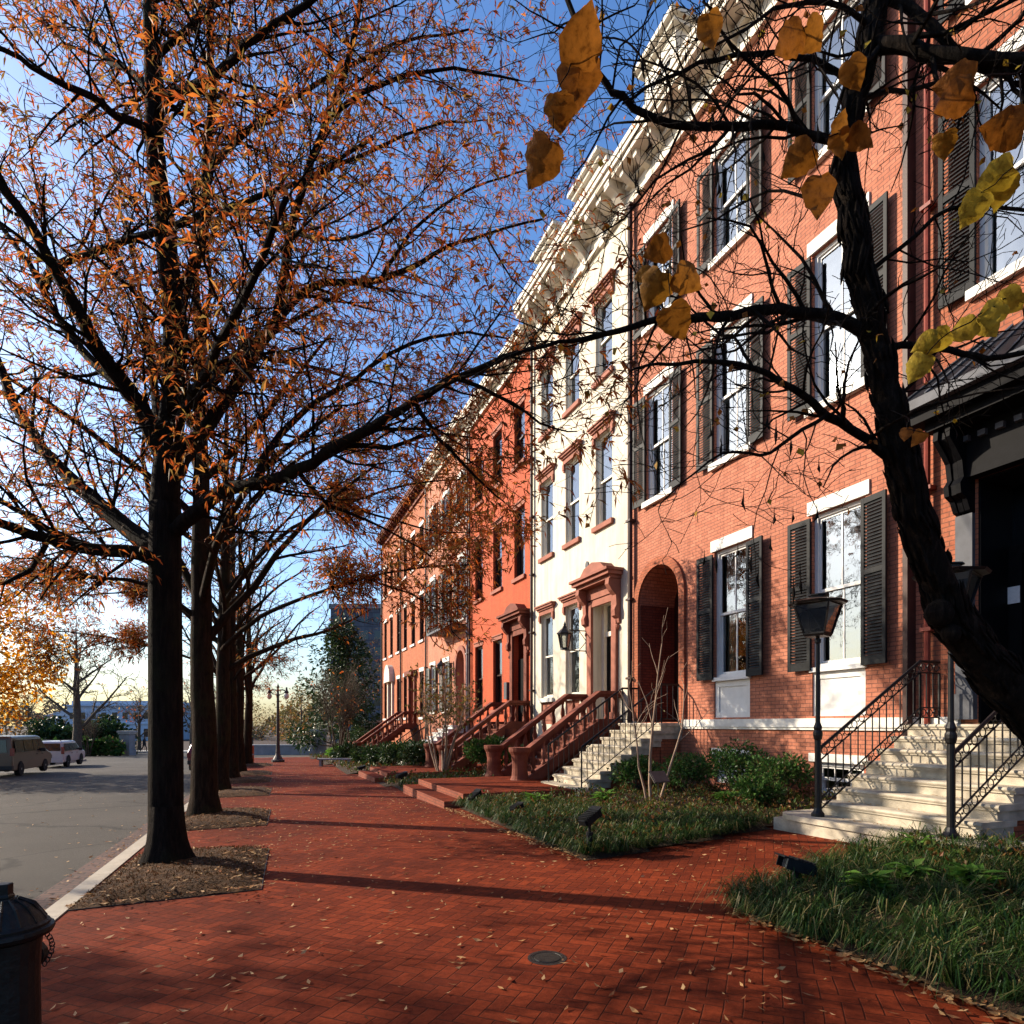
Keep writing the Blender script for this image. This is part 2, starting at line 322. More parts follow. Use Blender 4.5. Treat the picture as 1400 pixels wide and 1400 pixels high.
def put(name, me, parent=None, loc=(0, 0, 0), rz=0):
    o = bpy.data.objects.new(name, me); COL.objects.link(o); o.location = loc; o.rotation_euler = (0, 0, rz)
    if parent is not None: o.parent = parent
    return o
def tag(o, label=None, cat=None, group=None, kind=None):
    if label: o['label'] = label
    if cat: o['category'] = cat
    if group: o['group'] = group
    if kind: o['kind'] = kind
    return o
def empty(name, loc, rz=0, label=None, cat=None, group=None):
    o = bpy.data.objects.new(name, None); COL.objects.link(o); o.location = loc; o.rotation_euler = (0, 0, rz); o.empty_display_size = .2
    return tag(o, label, cat, group)
def kids(o): return [c for c in bpy.data.objects if c.parent == o]
def copy_tree(o, parent=None, loc=None, rz=None, label=None, scale=None):
    c = o.copy(); COL.objects.link(c); c.parent = parent
    if loc is not None: c.location = loc
    if rz is not None: c.rotation_euler = (0, 0, rz)
    if scale is not None: c.scale = (scale,) * 3
    if label: c['label'] = label
    for k in kids(o): copy_tree(k, c)
    return c
# ---------------------------------------------------------------- houses
CACHE = {}
def cached(key, fn, name, mat, smooth=False):
    if key not in CACHE:
        mb = fn(); me = bpy.data.meshes.new(name); me.from_pydata(mb.v, [], mb.f); me.update(); me.materials.append(MATS[mat])
        if smooth: me.polygons.foreach_set('use_smooth', [True] * len(me.polygons))
        CACHE[key] = me
    return CACHE[key]
class House:
    def __init__(s, name, label, t0, t1, ztop, depth=11.0):
        s.t0, s.t1, s.ztop, s.depth = t0, t1, ztop, depth
        p = fp((t0 + t1) / 2, 0, 0); s.zg = -SL * p.y + .25
        s.tm = (t0 + t1) / 2
        s.root = empty(name, fp(s.tm, 0, s.zg), pi / 2 + PH, label, 'house')
        s.off = (-s.tm, 0, -s.zg)
    def part(s, name, mb, mat, parent=None, smooth=False):
        if parent is None: return mb.build(name, mat, s.root, s.off, smooth=smooth)
        return mb.build(name, mat, parent, (0, 0, 0) if parent.location.length < 0 else tuple(Vector(s.off) - s._abs(parent)), smooth=smooth)
    def _abs(s, o):
        v = Vector((0, 0, 0))
        while o is not None and o != s.root: v += o.location; o = o.parent
        return v
    def loc(s, t, o, z): return (t - s.tm, o, z - s.zg)

def arch_pts(tc, w, zsp, n=12):
    return [(tc + w / 2 * math.cos(pi - pi * i / n), zsp + w / 2 * math.sin(pi - pi * i / n)) for i in range(n + 1)]
def wall_mb(t0, t1, z0, z1, holes, reveal=.22, depth=11.0):
    """front sheet with openings, the reveals of the openings, two sides and a back"""
    m = MB()
    xs = sorted(set([t0, t1] + [h[0] for h in holes] + [h[1] for h in holes]))
    zs = sorted(set([z0, z1] + [h[2] for h in holes] + [h[3] for h in holes]))
    for i in range(len(xs) - 1):
        for j in range(len(zs) - 1):
            cx, cz = (xs[i] + xs[i + 1]) / 2, (zs[j] + zs[j + 1]) / 2
            if any(h[0] < cx < h[1] and h[2] < cz < h[3] for h in holes): continue
            a, b, c, d = (xs[i], 0, zs[j]), (xs[i + 1], 0, zs[j]), (xs[i + 1], 0, zs[j + 1]), (xs[i], 0, zs[j + 1])
            m.quad(b, a, d, c)
    for h in holes:
        ta, tb, za, zb = h[:4]; r = h[4] if len(h) > 4 and h[4] else reveal
        arch = len(h) > 5 and h[5]
        zt = zb - (tb - ta) / 2 if arch else zb
        m.quad((ta, 0, za), (ta, -r, za), (ta, -r, zt), (ta, 0, zt)); m.quad((tb, -r, za), (tb, 0, za), (tb, 0, zt), (tb, -r, zt))
        m.quad((ta, -r, za), (ta, 0, za), (tb, 0, za), (tb, -r, za))
        if arch:
            P = arch_pts((ta + tb) / 2, tb - ta, zt)
            for i in range(len(P) - 1):
                (x0, y0), (x1, y1) = P[i], P[i + 1]
                m.quad((x1, 0, y1), (x0, 0, y0), (x0, 0, zb), (x1, 0, zb))
                m.quad((x0, 0, y0), (x1, 0, y1), (x1, -r, y1), (x0, -r, y0))
        else: m.quad((ta, 0, zb), (ta, -r, zb), (tb, -r, zb), (tb, 0, zb))
    m.quad((t0, 0, z0), (t0, 0, z1), (t0, -depth, z1), (t0, -depth, z0)); m.quad((t1, 0, z1), (t1, 0, z0), (t1, -depth, z0), (t1, -depth, z1))
    m.quad((t0, -depth, z0), (t0, -depth, z1), (t1, -depth, z1), (t1, -depth, z0)); m.quad((t0, 0, z1), (t1, 0, z1), (t1, -depth, z1), (t0, -depth, z1))
    return m
def sash_mb(w, h, cols, reveal=.1, cas=.07, rail=.5):
    m = MB(); x0, x1 = -w / 2, w / 2; y0, y1 = -reveal - .09, -reveal
    m.box(x0, x0 + cas, y0, y1 + .03, .0, h); m.box(x1 - cas, x1, y0, y1 + .03, 0, h); m.box(x0 + cas, x1 - cas, y0, y1 + .028, h - cas, h); m.box(x0 + cas, x1 - cas, y0, y1 + .05, 0, cas * .9)
    ix0, ix1 = x0 + cas, x1 - cas; zb, zt = cas * .9, h - cas; zm = zb + (zt - zb) * rail; s = .045
    # upper sash in front, lower sash behind
    for (za, zc, yy) in ((zm - .03, zt, y1 - .01), (zb, zm + .03, y1 - .05)):
        m.box(ix0, ix0 + s, yy - .035, yy, za, zc); m.box(ix1 - s, ix1, yy - .035, yy, za, zc)
        m.box(ix0 + s, ix1 - s, yy - .035, yy, za, za + s + .015); m.box(ix0 + s, ix1 - s, yy - .035, yy, zc - s, zc)
        for c in range(1, cols):
            xc = ix0 + (ix1 - ix0) * c / cols; m.box(xc - .014, xc + .014, yy - .03, yy - .004, za + s + .015, zc - s)
    return m
def pane_mb(w, h, reveal=.1):
    m = MB(); zm = h * .5
    m.quad((w / 2 - .09, -reveal - .028, zm), (-w / 2 + .09, -reveal - .028, zm), (-w / 2 + .09, -reveal - .028, h - .09), (w / 2 - .09, -reveal - .028, h - .09))
    m.quad((w / 2 - .09, -reveal - .068, .08), (-w / 2 + .09, -reveal - .068, .08), (-w / 2 + .09, -reveal - .068, zm), (w / 2 - .09, -reveal - .068, zm))
    return m
def curtain_mb(w, h, gap=.3):
    m = MB(); n = 14; Z = 6
    for sgn in (-1, 1):
        rows = []
        for j in range(Z + 1):
            z = .06 + (h - .12) * j / Z; tj = j / Z
            xi = w * gap * .5 * (1.0 - tj ** 1.5) ; row = []
            for i in range(n + 1):
                f = i / n; x = sgn * (xi + (w / 2 - .02 - xi) * f)
                row.append((x, -.30 + .025 * math.sin(i * 1.9 + sgn), z))
            rows.append(row)
        o = len(m.v)
        for r in rows: m.v.extend(r)
        for j in range(Z):
            for i in range(n):
                a = o + j * (n + 1) + i; m.f.append((a, a + 1, a + n + 2, a + n + 1))
    return m
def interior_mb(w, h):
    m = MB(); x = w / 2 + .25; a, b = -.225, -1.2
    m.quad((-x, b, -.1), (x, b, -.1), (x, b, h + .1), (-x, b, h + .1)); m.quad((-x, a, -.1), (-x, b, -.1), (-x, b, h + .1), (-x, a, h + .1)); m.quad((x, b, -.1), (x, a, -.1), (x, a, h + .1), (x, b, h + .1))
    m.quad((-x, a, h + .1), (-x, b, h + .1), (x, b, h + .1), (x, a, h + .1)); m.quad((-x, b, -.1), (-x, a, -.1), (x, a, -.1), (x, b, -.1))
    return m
def shutter_mb(w, h, side):
    """louvred shutter hinged at x=0, leaf reaching to side*w; local y out"""
    m = MB(); s = .065; t = .042; x0, x1 = (0.0, w) if side > 0 else (-w, 0.0)
    m.box(x0, x0 + s, 0, t, 0, h); m.box(x1 - s, x1, 0, t, 0, h)
    zs = [(0, .16), (h * .54, h * .54 + .09), (h - .1, h)]
    for a, b in zs: m.box(x0 + s, x1 - s, 0.002, t - .002, a, b)
    for (za, zb) in ((.16, h * .54), (h * .54 + .09, h - .1)):
        n = int((zb - za) / .058)
        for i in range(n):
            z = za + (i + .5) * (zb - za) / n
            m.add([(x0 + s, .003, z + .026), (x1 - s, .003, z + .026), (x1 - s, t - .004, z - .022), (x0 + s, t - .004, z - .022),
                   (x0 + s, .003, z + .034), (x1 - s, .003, z + .034), (x1 - s, t - .004, z - .012), (x0 + s, t - .004, z - .012)],
                  [(0, 3, 2, 1), (4, 5, 6, 7), (0, 1, 5, 4), (1, 2, 6, 5), (2, 3, 7, 6), (3, 0, 4, 7)])
    return m
def hood_mb(w):
    """brownstone window hood: lintel, stepped cap and two small end brackets"""
    m = MB(); a = w / 2 + .16
    m.box(-a + .04, a - .04, .0, .05, 0.0, .16); m.box(-a, a, 0, .10, .16, .22); m.box(-a - .04, a + .04, 0, .16, .222, .29); m.box(-a - .07, a + .07, 0, .20, .292, .34)
    for s in (-1, 1):
        x = s * (a - .10); m.box(x - .06, x + .06, 0, .075, -.20, -.002)
        m.box(x - .045, x + .045, 0, .05, -.26, -.202)
    return m
def window(H, tc, zs, w, h, lintel='stone', frame='white_paint', cols=2, shutters=None, sill=True, sillmat='white_stone', lintmat='white_stone',
           curtain='curtain', panel=None, sw=.5, deep=.1, rail=.5, open_=(6, 4)):
    p = put('window', cached(('sash', w, h, cols, deep, frame, rail), lambda: sash_mb(w, h, cols, deep, rail=rail), 'window', frame), H.root, H.loc(tc, 0, zs))
    put('pane', cached(('pane', w, h, deep), lambda: pane_mb(w, h, deep), 'pane', 'window_glass'), p)
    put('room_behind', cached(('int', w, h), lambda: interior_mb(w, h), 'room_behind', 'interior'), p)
    if curtain: put('curtain', cached(('cur', w, h), lambda: curtain_mb(w, h), 'curtain', curtain), p)
    if lintel == 'stone':
        put('lintel', cached(('lin', w, lintmat), lambda: MB().box(-w / 2 - .09, w / 2 + .09, -.02, .035, 0.004, .255), 'lintel', lintmat), p, (0, 0, h))
    elif lintel == 'hood':
        put('hood', cached(('hood', w, lintmat), lambda: hood_mb(w), 'hood', lintmat), p, (0, 0, h))
    elif lintel == 'plain':
        put('lintel', cached(('plin', w, lintmat), lambda: MB().box(-w / 2 - .07, w / 2 + .07, -.02, .03, 0.004, .17).box(-w / 2 - .1, w / 2 + .1, 0, .07, .172, .22), 'lintel', lintmat), p, (0, 0, h))
    if sill:
        put('sill', cached(('sill', w, sillmat), lambda: MB().box(-w / 2 - .1, w / 2 + .1, -.18, .10, -.15, -.004), 'sill', sillmat), p)
    if panel:
        put('apron', cached(('apron', w, panel), lambda: MB().box(-w / 2, w / 2, -.2, -.06, -.002 - panel, -.09).box(-w / 2, -w / 2 + .12, -.058, -.035, -panel, -.09).box(w / 2 - .12, w / 2, -.058, -.035, -panel, -.09)
             .box(-w / 2 - .03, w / 2 + .03, -.2, .05, -.088, -.004).box(-w / 2 + .12, w / 2 - .12, -.058, -.035, -panel, -panel + .12).box(-w / 2 + .12, w / 2 - .12, -.058, -.035, -.22, -.09), 'apron', 'white_paint'), p)
    if shutters:
        hh = h - .02
        for sgn in (-1, 1):
            put('shutter', cached(('shut', sw, hh, sgn, shutters), lambda: shutter_mb(sw, hh, sgn), 'shutter', shutters), p, (sgn * (w / 2 - .02), .05, -.05), R_(open_[0 if sgn < 0 else 1]) * sgn)
    return p
def whole(t, w, z, h, *a): return (t - w / 2, t + w / 2, z, z + h) + a
def panel_door_mb(w, h):
    m = MB(); m.box(-w / 2, w / 2, -.06, 0, 0, h)
    for x0, x1 in ((-w / 2 + .12, -.05), (.05, w / 2 - .12)):
        for z0, z1 in ((.2, .85), (1.0, h - .2)):
            m.box(x0, x1, .002, .022, z0, z1); m.box(x0 + .06, x1 - .06, .024, .036, z0 + .06, z1 - .06)
    return m
def knob_mb(x, z): return MB().lathe([(.012, -.02), (.03, 0), (.03, .03), (.012, .045)], (0, 0, 0), 8)
def door_hood(H, tc, w, z, mat, dz=0.0, leg=2.0):
    """brownstone entrance surround: pilasters, consoles, cornice and low pediment"""
    m = MB(); a = w / 2
    for s in (-1, 1):
        x = tc + s * (a + .13); m.box(x - .13, x + .13, 0, .09, H.sill, z - .55); m.box(x - .16, x + .16, 0, .13, H.sill, H.sill + .3)
    m.box(tc - a, tc + a, -.02, .07, z - .72, z - .5)
    m.box(tc - a - .26, tc + a + .26, 0, .11, z - .5, z - .15)
    e = a + .55
    m.box(tc - e + .12, tc + e - .12, 0, .38, z - .15, z - .05); m.box(tc - e + .04, tc + e - .04, 0, .5, z - .048, z + .06); m.box(tc - e, tc + e, 0, .58, z + .062, z + .14)
    m.prism([(tc - e * .72, 0, z + .143), (tc + e * .72, 0, z + .143), (tc + e * .42, 0, z + .42), (tc, 0, z + .52), (tc - e * .42, 0, z + .42)], (0, .40, 0))
    o = H.part('door_surround', m, mat)
    for s in (-1, 1):
        x = tc + s * (a + .30)
        prof = [(0, -.16), (.40, -.16), (.42, -.32), (.30, -.50), (.17, -.62), (.15, -.9), (.22, -1.05), (.20, -1.22), (.08, -1.3), (.06, -1.42), (0, -1.46)]
        b = MB().prism([(x - .1, y, z + zz) for y, zz in prof], (.2, 0, 0))
        b.lathe([(.02, -.12), (.07, -.06), (.07, 0), (.03, .05)], (x, .06, z - 1.5), 8)
        H.part('console', b, mat, o)
    return o
def cornice(H, z0, z1, proj, mat, mod=.8, big=False, name='cornice'):
    t0, t1 = H.t0, H.t1; h = z1 - z0
    m = MB(); m.box(t0, t1, 0, .07, z0, z0 + h * .42); m.box(t0, t1, 0, .13, z0 - .07, z0 - .002)
    m.box(t0, t1, 0, .2, z0 + h * .422, z0 + h * .52)
    m.box(t0, t1, 0, proj * .86, z0 + h * .60, z0 + h * .74); m.box(t0, t1, 0, proj * .95, z0 + h * .742, z0 + h * .87); m.box(t0, t1, 0, proj, z0 + h * .872, z1)
    o = H.part(name, m, mat)
    n = max(2, int((t1 - t0) / mod))
    for i in range(n):
        b = MB(); x = t0 + (i + .5) * (t1 - t0) / n; w = .13 if big else .08
        if big and i % 2 == 0:
            pr = [(0, z0 - .15), (.12, z0 - .15), (.16, z0 + h * .12), (proj * .5, z0 + h * .32), (proj * .78, z0 + h * .42), (proj * .8, z0 + h * .598), (0, z0 + h * .598)]
        else: pr = [(0.072, z0 + h * .3), (proj * .4, z0 + h * .34), (proj * .7, z0 + h * .46), (proj * .72, z0 + h * .598), (0.072, z0 + h * .598)]
        b.prism([(x - w, y, z) for y, z in pr], (2 * w, 0, 0)); H.part('modillion', b, mat, o)
    return o
def dormer(H, tc, z, w, h, mat, flat=True):
    m = MB(); y0, y1 = -3.0, -.02
    m.box(tc - w / 2, tc - w / 2 + .16, y0, y1, z, z + h); m.box(tc + w / 2 - .16, tc + w / 2, y0, y1, z, z + h); m.box(tc - w / 2 + .16, tc + w / 2 - .16, y0, y1, z + h - .3, z + h); m.box(tc - w / 2 + .16, tc + w / 2 - .16, y0, y1, z, z + .12)
    o = H.part('dormer', m, mat)
    c = MB(); c.box(tc - w / 2 - .12, tc + w / 2 + .12, y0, y1 + .14, z + h + .002, z + h + .13); c.box(tc - w / 2 - .22, tc + w / 2 + .22, y0, y1 + .26, z + h + .132, z + h + .25)
    if not flat: c.prism([(tc - w / 2 - .22, y0, z + h + .252), (tc + w / 2 + .22, y0, z + h + .252), (tc, y0, z + h + .62)], (0, y1 + .26 - y0, 0))
    H.part('dormer_roof', c, mat, o)
    s = sash_mb(w - .34, h - .46, 2, 0); sm = MB(); sm.v = [(tc + x, y1 - .05 + y, z + .13 + zz) for x, y, zz in s.v]; sm.f = s.f
    H.part('sash', sm, 'white_paint', o)
    H.part('pane', MB().quad((tc + w / 2 - .2, y1 - .10, z + .15), (tc - w / 2 + .2, y1 - .10, z + .15), (tc - w / 2 + .2, y1 - .10, z + h - .32), (tc + w / 2 - .2, y1 - .10, z + h - .32)), 'window_glass', o)
    H.part('room_behind', MB().box(tc - w / 2 + .165, tc + w / 2 - .165, y0, y1 - .5, z + .13, z + h - .31), 'interior', o)
def mansard(H, z0, z1, mat='slate', back=4.5):
    z1 = z0 + 1.6
    t0, t1 = H.t0 + .02, H.t1 - .02
    m = MB(); m.prism([(t0, -.35, z0), (t0, -.35 - back, z1), (t0, -H.depth, z1 + .1), (t0, -H.depth, z0)], (t1 - t0, 0, 0))
    return H.part('roof', m, mat)
def downpipe(H, t, z0, z1, r, mat, off=.12):
    m = MB(); m.tube([(t, off, z0), (t, off, z1)], r, 8)
    for z in [z0 + .6 + i * 2.2 for i in range(int((z1 - z0) / 2.2) + 1)]: m.box(t - r - .04, t + r + .04, 0, off + r + .012, z, z + .06)
    m.lathe([(r * 1.25, 0), (r * 1.25, .12)], (t, off, z0 + .25), 8)
    return H.part('downpipe', m, mat)
def steps_mb(tc, w, zl, zg, land, going, n, nose=.035, flare=0, last_extra=0.0):
    """solid flight: n risers, step 0 is the landing; treads with a moulded nosing"""
    m = MB(); rise = (zl - zg) / n
    for i in range(n):
        z1 = zl - i * rise; z0 = zg - .15 if i == n - 1 else z1 - rise - .02
        y = land + i * going; fl = flare * i / max(1, n - 1)
        a, b = tc - w / 2 - fl, tc + w / 2 + fl
        if i == n - 1: a -= last_extra; b += last_extra; y += last_extra * .4
        yb = max(0, land + (i - 2) * going) if i > 1 else 0.0
        m.box(a, b, yb, y, z0, z1 - .075)
        if i == n - 1 and last_extra:
            r = .35; pl = [(a + r * (1 - math.cos(q)), y + nose - r + r * math.sin(q)) for q in [pi / 2 * k / 6 for k in range(7)]]
            pr = [(b - r * (1 - math.cos(q)), y + nose - r + r * math.sin(q)) for q in [pi / 2 * k / 6 for k in range(6, -1, -1)]]
            poly = [(a, yb)] + pl + pr + [(b, yb)]
            m.prism([(p[0], p[1], z1 - .074) for p in poly][::-1], (0, 0, .074))
        else:
            m.box(a - nose, b + nose, yb + .001, y + nose * .7, z1 - .074, z1 - .05)
            # rounded nosing
            m.prism([(a - nose, yb + .001, z1 - .0495), (a - nose, y + nose, z1 - .0495), (a - nose, y + nose * 1.25, z1 - .03), (a - nose, y + nose * .9, z1 - .006), (a - nose, y + nose * .4, z1), (a - nose, yb + .001, z1)], (b - a + 2 * nose, 0, 0))
    return m
def iron_rail(H, parent, x, y0, z0, y1, z1, yl, hgt=.95, rings=True, spacing=.13, post=True, name='railing'):
    """sloped iron rail from (y0,z0) at the foot to (y1,z1) at the landing edge, then level to yl (towards the wall)"""
    m = MB(); r = .014
    def path(dz):
        p = [(x, y0, z0 + dz), (x, y1, z1 + dz)]
        if abs(yl - y1) > .05: p.append((x, yl, z1 + dz))
        return p
    m.tube(path(hgt), .024, 6); m.tube(path(hgt - .17 if rings else hgt - .02), .012, 5); m.tube(path(.10), .012, 5)
    if rings: m.tube(path(.25), .012, 5)
    L = math.hypot(y1 - y0, z1 - z0); n = int(abs(y1 - y0) / spacing)
    segs = [((y0, z0), (y1, z1), n)]
    if abs(yl - y1) > .15: segs.append(((y1, z1), (yl, z1), max(1, int(abs(yl - y1) / spacing))))
    for (ya, za), (yb, zb), k in segs:
        for i in range(k + 1):
            f = i / k; y, z = ya + (yb - ya) * f, za + (zb - za) * f
            big = post and i in (0, k)
            m.tube([(x, y, z if big else z + (.25 if rings else .1)), (x, y, z + (hgt - .17 if rings else hgt))], .02 if big else .0095, 5)
            if rings and i < k:
                f2 = (i + .5) / k; y, z = ya + (yb - ya) * f2, za + (zb - za) * f2
                for dz in (.175, hgt - .085):
                    c = [(x, y + .055 * math.cos(q), z + dz + .055 * math.sin(q)) for q in [2 * pi * j / 10 for j in range(11)]]
                    m.tube(c, .008, 4, cap=False)
                    if abs(yb - ya) > .1: m.lathe([(.004, -.014), (.016, 0), (.004, .014)], (x, y + (yb - ya) / k / 2, z + (zb - za) / k / 2 + dz), 5)
    return H.part(name, m, 'iron', parent)
BAL = [(.055, 0), (.07, .03), (.07, .07), (.04, .10), (.05, .16), (.078, .26), (.07, .34), (.042, .44), (.036, .52), (.055, .56), (.055, .60)]
def baluster_mb(x, y, z, h):
    return MB().lathe([(r, zz * h / .6) for r, zz in BAL], (x, y, z), 8)
def pedestal_mb(x, y, z, h, r=.26):
    m = MB(); m.box(x - r * 1.2, x + r * 1.2, y - r * 1.2, y + r * 1.2, z - .3, z + .16)
    pr = [(r * 1.1, .16), (r * 1.1, .22), (r * .95, .28), (r * .86, .36), (r * .80, h * .5), (r * .82, h * .68), (r * .95, h * .82), (r * 1.15, h * .9), (r * 1.18, h * .94), (r * 1.18, h)]
    return m.lathe(pr, (x, y, z), 18)
def brown_stoop(H, tc, w, zl, land, going, pillars=True):
    """brownstone stoop with two heavy balustrades, vase-shaped newels and landing pillars"""
    probe = fp(tc, land + 2.2, 0); zg = gz(probe.x, probe.y); n = max(6, round((zl - zg) / .185)); rise = (zl - zg) / n
    yb = land + (n - 1) * going
    m = MB()
    for i in range(n):
        z1 = zl - i * rise; y = land + i * going; ya = 0 if i == 0 else land + (i - 1) * going - .1
        m.box(tc - w / 2, tc + w / 2, ya, y, z1 - rise - .12, z1 - .06); m.box(tc - w / 2, tc + w / 2, ya, y + .03, z1 - .058, z1)
    st = H.part('stoop', m, 'brownstone')
    for s in (-1, 1):
        x = tc + s * (w / 2 + .11)
        g = MB(); e = .10; yn = yb + .30
        # stringer under the balusters and the hand rail above, sloped then level
        def band(za, zb, ww):
            g.prism([(x - ww, yn, zg + rise + za), (x - ww, land, zl + za), (x - ww, land, zl + zb), (x - ww, yn, zg + rise + zb)], (2 * ww, 0, 0))
            g.box(x - ww, x + ww, 0, land - .001, zl + za, zl + zb)
        band(-.24, .10, .12); band(.72, .80, .10); band(.802, .90, .15)
        bo = H.part('balustrade', g, 'brownstone', st)
        k = int((yn - land) / .30)
        for i in range(k):
            f = (i + .6) / k; y = yn + (land - yn) * f; z = zg + rise + (zl - zg - rise) * f
            H.part('baluster', baluster_mb(x, y, z + .06, .68), 'brownstone_light' if i % 3 == 1 else 'brownstone', st, smooth=True)
        for i in range(2):
            H.part('baluster', baluster_mb(x, land * (.25 + .4 * i), zl + .08, .66), 'brownstone', st, smooth=True)
        H.part('newel', pedestal_mb(x, yn + .2, zg - .02, 1.12), 'brownstone', st, smooth=False)
        if pillars:
            H.part('pillar', pedestal_mb(x, land - .05, zg - .05, zl - zg - .12, .25), 'brownstone', st)
    return st

# ---- House A: salmon brick, black shutters, arched entrance
hA = House('brick_house', 'salmon brick house with black louvred shutters and an arched doorway', 6.6, 14.92, 16.1); hA.sill = 1.58
AB = (8.2, 10.93, 13.62); holes = []; WW = 1.12
for t in AB[:2]: holes.append(whole(t, WW, 1.70, 3.82))
for t in AB: holes += [whole(t, WW, 7.55, 2.92), whole(t, WW, 12.22, 2.35)]
holes.append((12.72, 14.5, 1.60, 5.72, 1.15, True))
for t in AB[:2]: holes.append(whole(t, 1.05, .22, .62))
hA.part('wall', wall_mb(hA.t0, hA.t1, -1.0, 16.1, holes), 'brick_salmon')
for t in AB[:2]: window(hA, t, 2.62, WW, 2.90, shutters='shutter', panel=.92, sill=False)
for t in AB:
    window(hA, t, 7.55, WW, 2.92, shutters='shutter', open_=(3, 5)); window(hA, t, 12.22, WW, 2.35, shutters='shutter', open_=(7, 3))
for t in AB[:2]:
    p = window(hA, t, .22, 1.05, .62, lintel=None, sill=False, curtain=None, cols=3); 
    put('lintel', cached(('blin',), lambda: MB().box(-.62, .62, -.02, .03, .004, .16), 'lintel', 'white_stone'), p, (0, 0, .62))
hA.part('water_table', MB().box(6.6, 12.6, 0, .07, 1.49, 1.66).box(6.6, 12.6, 0, .045, 1.44, 1.488).box(14.56, 14.92, 0, .07, 1.49, 1.66), 'white_stone')
# arched doorway: moulded brick surround, recess with the door at the back
m = MB(); P0 = arch_pts(13.61, 1.78, 4.83, 16); P1 = arch_pts(13.61, 2.22, 4.83, 16)
for i in range(16):
    (a, b), (c, d), (e, f), (g, h) = P0[i], P0[i + 1], P1[i + 1], P1[i]
    m.prism([(a, 0.0, b), (c, 0.0, d), (e, 0.0, f), (g, 0.0, h)], (0, .07, 0))
m.box(12.50, 12.72, 0, .07, 1.62, 4.83); m.box(14.5, 14.72, 0, .07, 1.62, 4.83)
hA.part('arch_surround', m, 'brick_salmon_base')
m = MB(); a0, a1 = 12.9, 14.32
m.box(12.7, 14.52, -1.25, -1.16, 1.55, 5.8)
for x in (12.722, 14.478): hA.part('recess_shade_lining', MB().box(x, x + .02, -1.14, -.02, 1.6, 4.83), 'brick_recess_shade')  # added panels over the salmon reveals, painted dark as shade
hA.part('vestibule', m, 'dark_brown')
d = hA.part('door', MB().box(13.05, 14.17, -1.155, -1.09, 1.62, 4.25), 'dark_brown')
m = MB()
for x0, x1 in ((13.15, 13.56), (13.66, 14.07)):
    for z0, z1 in ((1.8, 2.6), (2.8, 4.1)): m.box(x0, x1, -1.088, -1.065, z0, z1)
hA.part('door_panels', m, 'dark_brown', d); hA.part('handle', MB().lathe([(.01, -.03), (.035, 0), (.01, .03)], (13.12, -1.03, 2.6), 8), 'sign_plate', d)
hA.part('transom', MB().box(13.05, 14.17, -1.155, -1.12, 4.3, 5.0), 'window_glass')
cornice(hA, 16.1, 17.15, .75, 'cornice_white', .62)
mansard(hA, 17.13, 19.6)
for t in AB: dormer(hA, t, 17.3, 1.35, 1.9, 'cornice_white')
downpipe(hA, 14.80, .0, 16.0, .07, 'pipe_brown')
# white stone stoop of the arched doorway
def iron_stoop(H, tc, w, zl, zg, land, going, n, extra, railx, base='brick_salmon_base', rings=False, mat='marble'):
    st = H.part('stoop', steps_mb(tc, w, zl, zg, land, going, n, last_extra=extra), mat)
    rise = (zl - zg) / n; m = MB()
    for i in range(n - 1):
        z1 = zl - (i + 1) * rise; y = land + i * going
        m.box(tc - w / 2 + .05, tc + w / 2 - .05, max(0, y - going if i else 0), y - .03, zg - .3, z1 - .01)
    H.part('stoop_base', m, base, st)
    yb = land + (n - 1) * going
    for x in railx: iron_rail(H, st, x, yb - .1, zg + rise, land - .05, zl, .06, rings=rings, spacing=.14)
    return st, yb
iron_stoop(hA, 13.6, 1.85, 1.58, -.12, .62, .285, 9, .22, (12.72, 14.48))

# ---- House Z: near house with the dark portico
hZ = House('portico_house', 'near brick house cut by the right edge with a dark bracketed portico', -3.2, 6.58, 16.1); hZ.sill = 1.55
ZB = (5.28, 2.5, -.4); holes = []
for t in ZB: holes += [whole(t, WW, 7.95, 2.95), whole(t, WW, 12.3, 2.3)]
holes.append((4.05, 5.82, 1.50, 5.15, .8)); holes += [whole(1.6, WW, 2.62, 2.9), whole(-1.2, WW, 2.62, 2.9)]
hZ.part('wall', wall_mb(hZ.t0, hZ.t1, -1.0, 16.1, holes), 'brick_portico')
for t in ZB: window(hZ, t, 7.95, WW, 2.95, shutters='shutter', open_=(3, 4)); window(hZ, t, 12.3, WW, 2.3, shutters='shutter')
for t in (1.6, -1.2): window(hZ, t, 2.62, WW, 2.9, shutters='shutter')
hZ.part('water_table', MB().box(6.06, 6.58, 0, .07, 1.49, 1.66).box(-3.2, 3.8, 0, .07, 1.49, 1.66), 'white_stone')
cornice(hZ, 16.1, 17.15, .75, 'cornice_white', .62); mansard(hZ, 17.13, 19.6)
hZ.part('entry_shade_lining', MB().box(5.79, 5.818, -.78, -.01, 1.5, 5.15).box(4.052, 4.08, -.78, -.01, 1.5, 5.15).box(4.081, 5.789, -.78, -.01, 5.12, 5.148), 'black_paint')  # added black panels hide the sunlit brick reveals, standing in for shade
downpipe(hZ, 6.50, .2, 16.0, .045, 'pipe_red', .10)
pp = MB().box(6.75, 6.83, 0.0, .20, .2, 16.05); hA.part('party_pilaster', pp, 'pipe_brown')
tc = 4.93; m = MB(); e = 1.16
m.box(tc - e - .1, tc + e + .1, 0, .62, 5.86, 5.98); m.box(tc - e - .22, tc + e + .22, 0, .78, 5.982, 6.16); m.box(tc - e, tc + e, 0, .20, 5.15, 5.858)
po = hZ.part('portico', m, 'black_paint')
hZ.part('gutter', MB().box(tc - e - .30, tc + e + .30, .0, .90, 6.162, 6.30), 'portico_grey', po)
